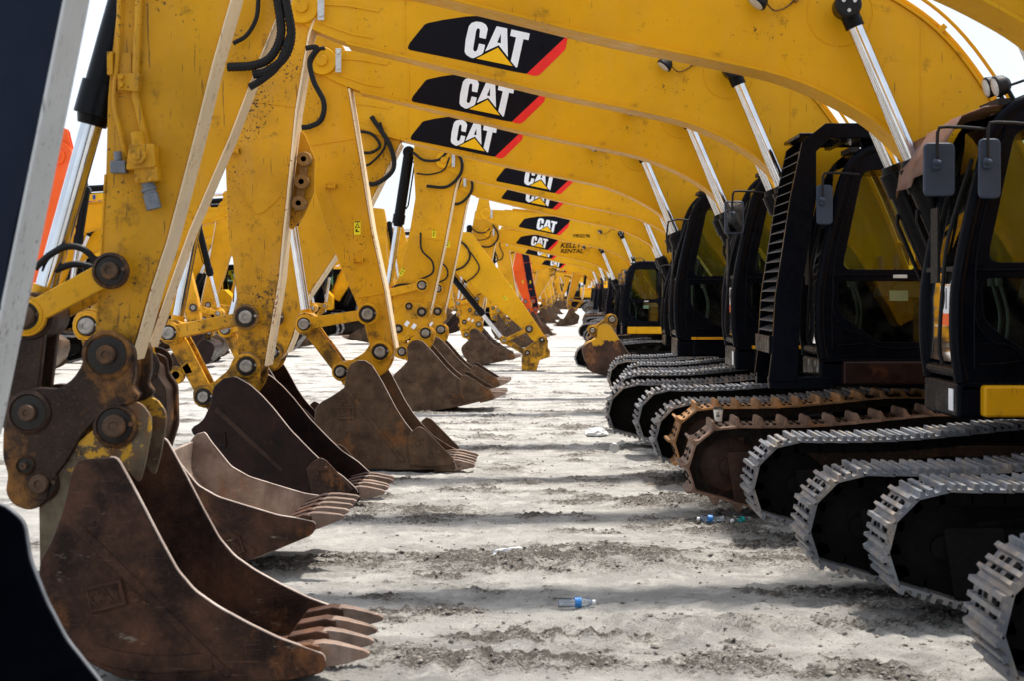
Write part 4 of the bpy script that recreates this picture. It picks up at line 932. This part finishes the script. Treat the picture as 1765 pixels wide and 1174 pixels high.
excavator('m2', 16.3, (1262, 118), dict(label='yellow excavator with louvred cab guard, rusty tracks and a dark maroon bucket',
    cab=.64, tracks=(1166, 1146), tk=('rusty', 'orange'), step='maroon', guard=True, mir='one', arm_mat='yellow_worn',
    edge=[(456, 632), (481, 478), (488, 400), (501, 272), (509, 190), (531, 58), (550, 5)], link_mat='yellow_worn', Ar=.12, eye=True,
    bucket=dict(pin=(433, 630), rot=10, mat='maroon', ear='yellow_worn', W=1.35,
        side=[(362, 700), (368, 668), (385, 653), (405, 650), (430, 664), (450, 682), (470, 704), (500, 742), (535, 778), (560, 802), (590, 822), (618, 848), (612, 864), (560, 868), (500, 865), (440, 852), (395, 832), (365, 800), (345, 765), (328, 742), (350, 725)],
        shell=[(368, 668), (362, 700), (350, 725), (328, 742), (345, 765), (365, 800), (395, 832), (440, 852), (500, 866), (560, 869), (612, 864)],
        rib=[(372, 706), (486, 812)], wear=[(370, 790), (400, 818), (440, 836), (500, 848)], badge=(372, 760, 4), tooth=(612, 855, 8), cut_px=[(528, 808), (540, 795), (552, 789), (562, 793), (610, 845), (600, 852), (540, 862)]), armpin=(433, 630, .13), frac=.5,
    seams=[[(391, 292), (420, 340), (437, 364), (455, 364), (485, 335)], [(420, 172), (508, 184)], [(404, 480), (402, 520)]],
    hoses=[([(527, 82), (546, 82), (534, 105), (541, 140), (558, 175), (554, 205), (535, 217), (520, 219)], .024, .06)], brackets=[(402, 260)], **A2))
A3 = dict(
 arm=[(505, 130), (512, 215), (535, 300), (568, 410), (592, 471), (612, 516), (626, 550), (636, 591), (645, 622), (662, 628), (678, 615), (681, 594), (662, 500), (640, 400), (618, 265), (599, 150), (602, 100), (580, 60), (545, 50), (515, 80)],
 edge=[(680, 602), (663, 500), (641, 400), (619, 265), (600, 152)], A=(638, 540), L=(530, 557), piv=(478, 215))
excavator('m3', 19.3, (1180, 195), dict(label='yellow excavator just behind the louvred one, its brown bucket flat on the ground',
    cab=.44, tracks=(1115, 1087), sticker='490', mir='face', arm_mat='yellow_mid', frac=.48,
    bucket=dict(pin=(659, 606), rot=1, mat='rust_grey', ear='yellow_mid', W=1.3), armpin=(659, 606, .13), Amat='yellow_mid',
    seams=[[(536, 250), (612, 238)], [(566, 335), (592, 395), (600, 415)], [(618, 512), (660, 505)]], warn=[(616, 392)], brackets=[(618, 448), (570, 321)],
    hoses=[([(560, 82), (548, 86), (535, 110), (541, 140), (558, 175), (552, 205), (535, 217), (520, 219)], .022)], **A3))
excavator('m4', 22.9, (1103, 258), dict(label='yellow excavator with backward tilted arm, its black cab fourth from the right edge',
    cab=.41, tracks=(1038, 1046), mir='frame', arm_mat='yellow_mid',
    arm=[(530, 200), (500, 380), (465, 520), (455, 590), (462, 618), (478, 624), (492, 610), (500, 590), (521, 523), (560, 465), (636, 351), (690, 244), (680, 180), (640, 130), (560, 120)],
    edge=[(494, 608), (502, 590), (522, 523), (561, 465), (637, 351), (690, 246)],
    A=(480, 546), L=(395, 566), piv=(470, 260), bucket=dict(pin=(476, 607), rot=2, mat='maroon', ear='yellow_worn', W=1.3), armpin=(476, 607, .13),
    hoses=[([(612, 225), (640, 230), (655, 250), (640, 262), (620, 262)], .02), ([(640, 200), (672, 250), (678, 290), (650, 315), (625, 315)], .03, .1), ([(655, 210), (664, 250), (640, 280), (622, 286)], .016)]))
excavator('m5', 28.5, (1131, 329), dict(s=.87, label='yellow excavator whose flat yellow coupler holds a grey brown bucket mid row',
    cab=.5, tracks=(1064, 1066), arm_mat='yellow_mid', mir='frame',
    arm=[(722, 205), (712, 262), (716, 340), (706, 400), (690, 468), (677, 500), (680, 560), (700, 570), (728, 560), (738, 546), (745, 516), (766, 417), (783, 327), (797, 275), (800, 235), (775, 200)],
    edge=[(738, 548), (746, 516), (767, 417), (784, 327), (798, 275)],
    A=(729, 491), L=(668, 505), piv=(705, 262), B=(687, 566), lw=(.13, .15), rb=.1, rr=.065, frac=.5, Amat='yellow_mid',
    bucket=dict(pin=(735, 573), rot=14, mat='rust_grey', ear='yellow_mid', W=1.25), armpin=(727, 537, .11),
    coupler=dict(mat='yellow_mid', pins=[(727, 537, .12), (687, 566, .11), (705, 527, .09)], poly=[(672, 548), (684, 538), (700, 520), (722, 520), (741, 528), (744, 552), (736, 560), (748, 572), (746, 592), (730, 596), (712, 578), (696, 590), (704, 608), (698, 622), (680, 616), (672, 590)]),
    hoses=[([(712, 262), (730, 275), (755, 275), (770, 262)], .025), ([(778, 250), (795, 275), (793, 300), (770, 321), (735, 320)], .028, .1), ([(775, 270), (765, 292), (740, 300), (718, 298)], .016), ([(725, 400), (727, 430), (745, 450), (745, 470), (722, 482)], .018), ([(672, 498), (688, 490), (712, 490)], .02)],
    seams=[[(716, 408), (764, 414)]], warn=[(748, 402), (693, 468, .5)]))
copy_small = {}
excavator('m7', 42.0, (1070, 402), dict(s=.82, label='yellow excavator with its arm stretched down to a bare coupler in mid aisle',
    cab=.0, tracks=(988, 1062), step='yellow', arm_mat='yellow', mir='face', arm_hw=.15,
    arm=[(790, 398), (764, 436), (766, 450), (800, 479), (858, 528), (902, 566), (925, 596), (938, 597), (941, 582), (924, 556), (875, 485), (830, 425), (812, 400)],
    edge2=[(768, 452), (800, 479), (858, 528), (902, 566)], A=(912, 566), L=(869, 587), piv=(768, 462), B=(908, 610), lw=(.11, .12), rb=.095, rr=.06, frac=.62, armpin=(934, 586, .12), Amat='hub',
    coupler=dict(mat='yellow_worn', pins=[(934, 586, .12), (909, 609, .11)], poly=[(925, 588), (930, 578), (941, 578), (945, 588), (944, 600), (948, 606), (948, 616), (930, 622), (925, 640), (918, 645), (912, 640), (904, 645), (899, 640), (899, 618), (902, 603), (912, 597)]),
    hoses=[([(775, 412), (800, 420), (810, 440), (800, 458), (782, 466)], .03), ([(795, 415), (815, 440), (826, 460), (818, 475), (805, 484)], .022)], warn=[(871, 513, -.9)]))

# marks only some machines carry
def on_arm(name, a, b_, dy=0):
    c = MACH[name]; x, z = c['q'](a, b_, -c['hw'] * c['s']); return c['arm'], x, -c['hw'], z
# valve block and pipe fittings on the foreground arm
ao, x, y, z = on_arm('m0', 252, 275)
s = MB(); s.prism(roundp([(x - .075, z - .06), (x + .075, z - .045), (x + .07, z + .075), (x - .06, z + .07)], .012), y - .13, y - .01); s.cyl((x - .01, y - .17, z + .01), (x - .01, y - .12, z + .01), .045); s.cyl((x - .01, y - .18, z + .01), (x - .01, y - .16, z + .01), .025, n=6)
s.prism([(x - .03, z - .13), (x + .085, z - .115), (x + .08, z - .04), (x - .04, z - .05)], y - .11, y - .01); s.cyl((x - .02, y - .07, z + .06), (x - .03, y - .07, z + .14), .035)
for dx in (-.02, .05): s.cyl((x + dx, y - .12, z - .11), (x + dx, y - .14, z - .11), .012, n=6)
s.build('valve_block', 'yellow_worn', ao, bevel=.005)
s = MB(); s.cyl((x + .015, y - .06, z - .10), (x + .035, y - .06, z - .18), .034); s.cyl((x + .035, y - .06, z - .18), (x + .055, y - .06, z - .26), .040); s.cyl((x + .025, y - .06, z - .15), (x + .03, y - .06, z - .165), .042); s.build('hose_coupling', 'fitting', ao, bevel=.003)
s = MB(); s.box(x - .165, x - .085, y - .10, y - .02, z - .075, z - .01); s.cyl((x - .13, y - .06, z - .01), (x - .135, y - .06, z + .04), .022); s.build('pipe_fitting', 'fitting', ao, bevel=.006)
ao, x, y, z = on_arm('m0', 218, 130)
s = MB(); s.box(x - .05, x + .03, y - .015, y, z - .09, z + .12); s.prism([(x - .03, z - .08), (x + .075, z - .09), (x + .085, z + .01), (x - .03, z + .0)], y - .07, y - .015)
for dz in (-.055, -.015): s.cyl((x - .01, y - .09, z + dz), (x - .01, y - .07, z + dz), .016, n=10)
s.box(x - .09, x - .06, y - .05, y, z + .0, z + .12); s.build('pipe_clamp', 'yellow_worn', ao, bevel=.004)
for k, P in enumerate(([(190, 472), (175, 455), (150, 430), (120, 425), (90, 440), (66, 462)], [(188, 480), (165, 462), (130, 455), (100, 465), (80, 478)])):
    hose(ao, [(*MACH['m0']['q'](a, b_, 0), -.06 + .03 * k) for a, b_ in P], .018)
# chain-plate bracket with three eyes on the third arm
c = MACH['m2']; ao = c['arm']; q2 = c['q']
P = [q2(a, b_, -.1) for a, b_ in ((515, 222), (522, 228), (540, 270), (538, 330), (520, 372), (500, 395), (495, 390), (505, 300))]
s = MB(); s.prism(roundp(P, .02), .02, .05); s.build('lug_plate', 'yellow_worn', ao, bevel=.006)
s = MB()
for (a, b_) in ((523, 273), (519, 312), (514, 349)):
    xx, zz = q2(a, b_, -.1); s.lathe([(.030, -.10), (.066, -.10), (.072, -.02), (.072, .02), (.030, .02), (.030, -.10)], (xx, 0, zz), (0, 1, 0), 22)
bar(s, q2(523, 273, -.1), q2(519, 312, -.1), .075, .075, -.05, .018); bar(s, q2(519, 312, -.1), q2(514, 349, -.1), .075, .075, -.05, .018); s.build('lug_link', 'hub', ao, bevel=.004)
# white plate labels on the flat coupler, serial stencil, rental sign
c = MACH['m5']; x, z = c['q'](706, 557, -.2)
for dx in (-.03, .06):
    s = MB(); s.box(-.035, .035, -.226, -.221, -.05, .05); o = s.build('paper_label', 'decal_white', c['arm'], loc=(x + dx + (.02 if dx > 0 else -.02), -.0, z - (.05 if dx > 0 else 0))); o.rotation_euler = (0, .6, 0)
c = MACH['m7']; x, z = c['q'](1002, 406, -.16)
text_mesh('V9K02196', 'serial_stencil', 'decal_black', c['root'], (x, -.197, z), .14, sx=.85)

for nm in ('m3', 'm4'):
    for ch in MACH[nm]['boom'].children:
        if ch.name.startswith('decal'): ch.location.z -= .05
# further machines down the row: copies of the ones above, each a thing of its own
def far(src, Y, pinpx, s, label, group='excavators far down the row', swap=None, skip=(), rz=0, xr=None):
    px, pz = Q(*pinpx, Y - .35 * s) if xr is None else (xr, 0)
    c = copy_tree(MACH[src]['root'], None, swap, skip); c.location = (px, Y, 0); c.scale = (s,) * 3; c.rotation_euler = (0, 0, rz)
    c['label'] = label; c['group'] = group; return c
mt = lambda k: M[k]
ORANGE = {'yellow_paint': mt('orange'), 'used_yellow_paint': mt('orange'), 'worn_yellow_paint': mt('orange'), 'sun_bleached_edge': mt('orange')}
far('m5', 32.3, (1102, 372), .85, 'yellow excavator whose stickered boom runs sixth from the top of the photo')
m8 = far('m5', 45.5, (1036, 440), .74, 'yellow excavator with a rental sign on its boom, behind the one with the stretched arm')
dz8 = MACH['m5']['dz']
text_mesh('KELLY', 'sign_text', 'decal_black', m8, (-1.08, -.20, PZ + dz8 + .13), .24, sx=1.1, shear=.3)
text_mesh('RENTAL', 'sign_text', 'decal_black', m8, (-1.04, -.20, PZ + dz8 - .07), .20, sx=1.1, shear=.3)
BL = dict(ORANGE)
BL['used_yellow_paint'] = mt('orange')
mo = far('m3', 76, None, .88, 'orange excavator with a dark folded arm standing among the yellow ones', swap=BL, xr=2.75, skip=('decal', 'decal_letter', 'decal_triangle', 'decal_stripe'))
for ch in mo.children:
    if ch.name.split('.')[0] in ('arm',):
        for sl in ch.material_slots: sl.link = 'OBJECT'; sl.material = mt('navy')
far('m3', 73, None, .88, 'orange excavator with an orange arm next to the one whose arm is dark', swap=ORANGE, xr=2.45, skip=('decal', 'decal_letter', 'decal_triangle', 'decal_stripe'))
names = ['first yellow excavator beyond the one with the rental sign', 'second yellow excavator beyond the one with the rental sign', 'last yellow excavator before the orange one', 'first yellow excavator beyond the orange one', 'second yellow excavator beyond the orange one', 'third yellow excavator beyond the orange one', 'fourth yellow excavator beyond the orange one', 'farthest yellow excavator at the end of the row']
for i, (Y, s_, xr, src) in enumerate(((52, .80, 1.75, 'm2'), (60, .8, 1.9, 'm3'), (69, .82, 2.1, 'm5'), (85, .8, 2.5, 'm3'), (94, .82, 2.7, 'm2'), (104, .8, 3.0, 'm3'), (116, .8, 3.4, 'm3'), (130, .8, 3.8, 'm2'))):
    far(src, Y, None, s_, names[i], xr=xr)
for i in range(12):
    Y = 143 + i * 12; far(('m3', 'm5', 'm2')[i % 3], Y, None, .85, 'distant yellow excavator in the line of booms at the vanishing end of the aisle', group='excavators at the vanishing end of the row', xr=4.0 + i * .35, skip=('decal_letter', 'decal_triangle'))
far('m3', 96, None, .85, 'yellow excavator whose bucket rests in the middle of the far aisle end', xr=-1.2, rz=math.pi)
far('m4', 103, None, .85, 'yellow excavator parked askew behind the one that closes the aisle', xr=3.4, rz=.35)
random.seed(5)
for i in range(9):
    far(('m3', 'm4')[i % 2], 300 + i * 9, None, .95, 'tiny yellow excavator closing the horizon beyond the aisle', group='excavators closing the horizon', xr=-12 + i * 4.4, rz=(0, math.pi)[i % 2], skip=('decal', 'decal_letter', 'decal_triangle', 'decal_stripe', 'hydraulic_pipes', 'seat', 'levers'))
for i in range(15):
    Y = 105 + i * 6; xr = -34 + i * 2.6 + random.uniform(-1, 1)
    far(random.choice(('m3', 'm4', 'm5')), Y, None, random.uniform(.8, .95), 'distant yellow excavator showing small between the arms at the back of the yard', group='distant excavators at the back', xr=xr, rz=random.choice((0, math.pi, .5)), skip=('decal', 'decal_letter', 'decal_triangle', 'decal_stripe'))
# machines of the facing row on the far left, turned the other way
rows = ((44, -13.2, .95, 'm4'), (47.6, -12.2, .92, 'm3'), (51.2, -11.4, .92, 'm2'), (55, -11.6, .95, 'm3'), (59, -11.0, .9, 'm3'), (63, -9.6, .9, 'm5'), (67.5, -9.0, .9, 'm4'), (72, -8.6, .9, 'm3'), (77, -7.6, .9, 'm2'), (83, -8.4, .9, 'm3'), (90, -7.9, .9, 'm3'), (98, -7.2, .9, 'm5'))
num = ['nearest', 'second nearest', 'third nearest', 'fourth nearest', 'fifth nearest', 'sixth nearest', 'seventh nearest', 'eighth nearest', 'ninth nearest', 'tenth nearest', 'second farthest', 'farthest']
for i, (Y, xr, s_, src) in enumerate(rows):
    far(src, Y, None, s_, 'yellow excavator of the right-facing row seen between the left arms, ' + num[i] + ' of that row', group='excavators of the facing row on the left', xr=xr, rz=math.pi, skip=('decal', 'decal_letter', 'decal_triangle', 'decal_stripe', 'cab_guard'))
far('m3', 40, None, 1.12, 'orange excavator facing right, standing behind the grey edged arm', group='excavators of the facing row on the left', xr=-15.45, rz=math.pi, swap=ORANGE, skip=('decal', 'decal_letter', 'decal_triangle', 'decal_stripe'))

# ------------------------------------------------------------------ loose bucket in front of the tracks
YB = 39.4; xb, zb = Q(1054, 550, YB)
r = empty('loose_bucket', (xb, YB, 0), 'half painted yellow and brown digger bucket standing alone in front of the tracks', 'bucket')
make_bucket(r, (0, 1.3), 4, 'yellow_bucket', 'yellow_worn', W=1.1)

# ------------------------------------------------------------------ litter
def bottle(px, py, ang, label, lab_mat, crushed=1., tilt=0, grp='plastic water bottles lying on the dirt', cap=True, L_=.21):
    Y = EYE * F / (py - 500 + 6); x = (px - 930) * Y / F; r_ = .033
    e = empty('water_bottle', (x, Y, hgt(x, Y) + r_ * crushed), label, 'bottle', grp, rz=R(ang))
    b = MB(); prof = [(.004, -.105), (.026, -.105), (.031, -.098)]
    for k in range(7): prof += [(.031, -.09 + k * .011), (.0285, -.084 + k * .011)]
    prof += [(.031, -.01), (.031, .035), (.0325, .04), (.031, .055), (.022, .082), (.0135, .092), (.0135, .104)]
    b.lathe(prof, (0, 0, 0), (1, 0, 0), 20)
    o = b.build('bottle_body', 'pet', e); o.scale = (L_ / .21, 1, crushed)
    b = MB(); b.lathe([(.0318, -.008), (.0318, .03)], (0, 0, 0), (1, 0, 0), 20); o = b.build('bottle_label', lab_mat, e); o.scale = (L_ / .21, 1.01, crushed * 1.01)
    if cap: b = MB(); b.lathe([(.0155, .10), (.0155, .118), (.013, .12)], (0, 0, 0), (1, 0, 0), 16); b.build('cap', 'white', e)
bottle(993, 1040, 4, 'clear water bottle with a blue label lying alone on the open dirt', 'label_blue', L_=.22)
bottle(1226, 898, 184, 'clear water bottle with a dark blue label, cap to the left, under the rusty track', 'label_blue', grp='plastic water bottles lying on the dirt')
bottle(1279, 897, 215, 'crumpled bottle with a teal label beside the nearer grey track', 'label_teal', .9, L_=.15)
# crumpled bottle and bag
def crumple(name, px, py, sx, sy, sz, label, cat, mat, seed, blue=False):
    Y = EYE * F / (py - 500); x = (px - 930) * Y / F; random.seed(seed); bm = bmesh.new(); bmesh.ops.create_icosphere(bm, subdivisions=4, radius=1)
    for v in bm.verts:
        n_ = noise.turbulence(v.co * 1.1 + Vector((seed, 0, 0)), 4, True, noise_basis='VORONOI_F2F1'); v.co *= .8 + .35 * n_; v.co = Vector((v.co.x * sx, v.co.y * sy, max(-.1, v.co.z) * sz))
    me = bpy.data.meshes.new(name); bm.to_mesh(me); bm.free(); me.materials.append(M[mat]); o = bpy.data.objects.new(name, me); COL.objects.link(o); o.location = (x, Y, hgt(x, Y) + .004); o.rotation_euler = (0, 0, .15)
    return tag(o, label, cat)
crumple('crushed_bottle', 887, 972, .125, .03, .035, 'flattened white plastic bottle lying by the churned mound', 'bottle', 'white', 3)
crumple('plastic_bag', 1027, 752, .13, .10, .075, 'small crumpled white plastic bag beside the track end', 'plastic bag', 'white', 8)
# round lid standing beside a track
Y = EYE * F / (782 - 500); x = (1059 - 930) * Y / F
s = MB(); s.lathe([(.004, -.006), (.055, -.006), (.06, 0), (.055, .006), (.004, .006)], (0, 0, 0), (.1, -1, .15), 24)
tag(s.build('round_lid', 'plate', loc=(x, Y, .06)), 'small grey round lid standing on edge beside a grey track', 'lid')
# paper cup on the rusty track
Y = 15.05; x, z = Q(1238, 727, Y)
e = empty('paper_cup', (x, Y, z), 'cream paper coffee cup with a black lid standing on the rusty track', 'cup')
s = MB(); s.lathe([(.004, 0), (.030, 0), (.031, .004), (.043, .105), (.041, .107)], (0, 0, 0), (0, 0, 1), 24); s.build('cup_body', 'cup', e)
s = MB(); s.lathe([(.045, .103), (.045, .110), (.038, .115), (.036, .122), (.004, .122)], (0, 0, 0), (0, 0, 1), 24); s.build('cup_lid', 'rubber', e)
s = MB()
for a in range(7):
    t_ = R(-118 + a * 6); s.cyl((.0408 * math.cos(t_), .0408 * math.sin(t_), .04), (.0418 * math.cos(t_), .0418 * math.sin(t_), .055 + .03 * (a % 2)), .0016, n=5)
s.build('cup_print', 'rubber', e)
# traffic cones
for px, py, s_, lb in ((917, 594, .55, 'small red and white traffic cone beyond the stretched arm'), (671, 702, .5, 'red traffic cone peeping out between two buckets')):
    Y = EYE * F / (py - 500); x = (px - 930) * Y / F
    e = empty('traffic_cone', (x, Y, 0), lb, 'cone', 'traffic cones in the yard')
    s = MB(); s.lathe([(.14 * s_ / .5, .02), (.035, s_), (.03, s_ + .005)], (0, 0, 0), (0, 0, 1), 20); s.box(-.17, .17, -.17, .17, 0, .03); s.build('cone_body', 'cone', e)
    s = MB(); a = .14 * s_ / .5; s.lathe([(a + (.035 - a) * .45 + .004, .02 + (s_ - .02) * .45), (a + (.035 - a) * .75 + .004, .02 + (s_ - .02) * .75)], (0, 0, 0), (0, 0, 1), 20); s.build('cone_band', 'white', e)

# ------------------------------------------------------------------ truck cranes lying behind on the far left
def crane(px0, px1, py, Y, label, txt):
    x0, z0 = Q(px0, py, Y); x1, _ = Q(px1, py, Y)
    e = empty('mobile_crane', ((x0 + x1) / 2, Y, 0), label, 'crane', 'lattice and telescopic cranes at the back left'); L2 = (x1 - x0) / 2
    s = MB(); 
    for k, (h, a) in enumerate(((.62, 1.0), (.52, 1.12), (.42, 1.22))): s.box(-L2 * a, L2 * (1 - .25 * k), -h / 2, h / 2, z0 - h / 2 * 1.3, z0 + h / 2 * 1.3)
    bo = s.build('crane_boom', 'crane_yellow', e, bevel=.03)
    for k in range(8): 
        s = MB(); s.box(-L2 + k * L2 / 4, -L2 + k * L2 / 4 + .05, -.34, .34, z0 - .43, z0 + .43); 
    if txt: text_mesh(txt, 'crane_lettering', 'stripe_blue', bo, (-L2 * .0, -.33, z0), .75, sx=1)
    s = MB(); s.box(-L2, L2, -1.25, 1.25, .75, 1.6); s.box(-L2 * .3, L2 * .3, -1.2, 1.2, 1.6, 2.5); s.build('chassis', 'crane_yellow', e, bevel=.05)
    s = MB(); s.box(L2 - 1.9, L2, -1.25, 1.25, 1.6, 2.9); s.build('driver_cab', 'crane_yellow', e, bevel=.1)
    s = MB(); s.box(L2 - 1.6, L2 - .4, -1.27, -1.255, 2.0, 2.7); s.build('window', 'glass', e)
    s = MB(); s.prism([(-.5, 2.5), (.5, 2.5), (.15, z0 - .35), (-.15, z0 - .35)], -.4, .4); s.build('boom_support', 'crane_yellow', e)
    for k in range(5):
        x = -L2 + .8 + k * (2 * L2 - 1.6) / 4
        for sy in (-1, 1): s = MB(); s.lathe([(.1, -.16), (.48, -.16), (.55, -.1), (.55, .1), (.48, .16), (.1, .16)], (x, sy * 1.08, .55), (0, 1, 0), 20); s.build('wheel', 'rubber', e)
    return e
crane(60, 260, 352, 62, 'yellow telescopic crane with blue lettering on its boom behind the orange arm', "rt's")
crane(-60, 290, 418, 70, 'yellow telescopic crane with plain boom lower behind the orange machine', '')
# sheaves and hook gear on the crane head
x0, z0 = Q(128, 300, 60.5)
s = MB()
for (a, b_) in ((107, 272), (120, 286), (133, 290), (146, 288), (138, 300), (114, 298), (126, 302), (143, 304)):
    x, z = Q(a, b_, 60.5); s.lathe([(.02, -.06), (.11, -.06), (.13, 0), (.11, .06), (.02, .06)], (x - x0, 0, z - z0), (0, 1, 0), 14)
for a, b_, c_, d_ in ((106, 275, 112, 330), (112, 288, 150, 300), (118, 290, 118, 330), (130, 292, 134, 330), (144, 290, 150, 330)):
    p, q_ = Q(a, b_, 60.5), Q(c_, d_, 60.5); s.cyl((p[0] - x0, 0, p[1] - z0), (q_[0] - x0, .05, q_[1] - z0), .07, n=8)
s.cyl((0, .15, -.6), (0, .15, -z0), .16, n=10)
tag(s.build('crane_head', 'stripe_dark', loc=(x0, 60.5, z0)), 'dark blue cluster of crane sheaves above the orange boom end', 'crane head')
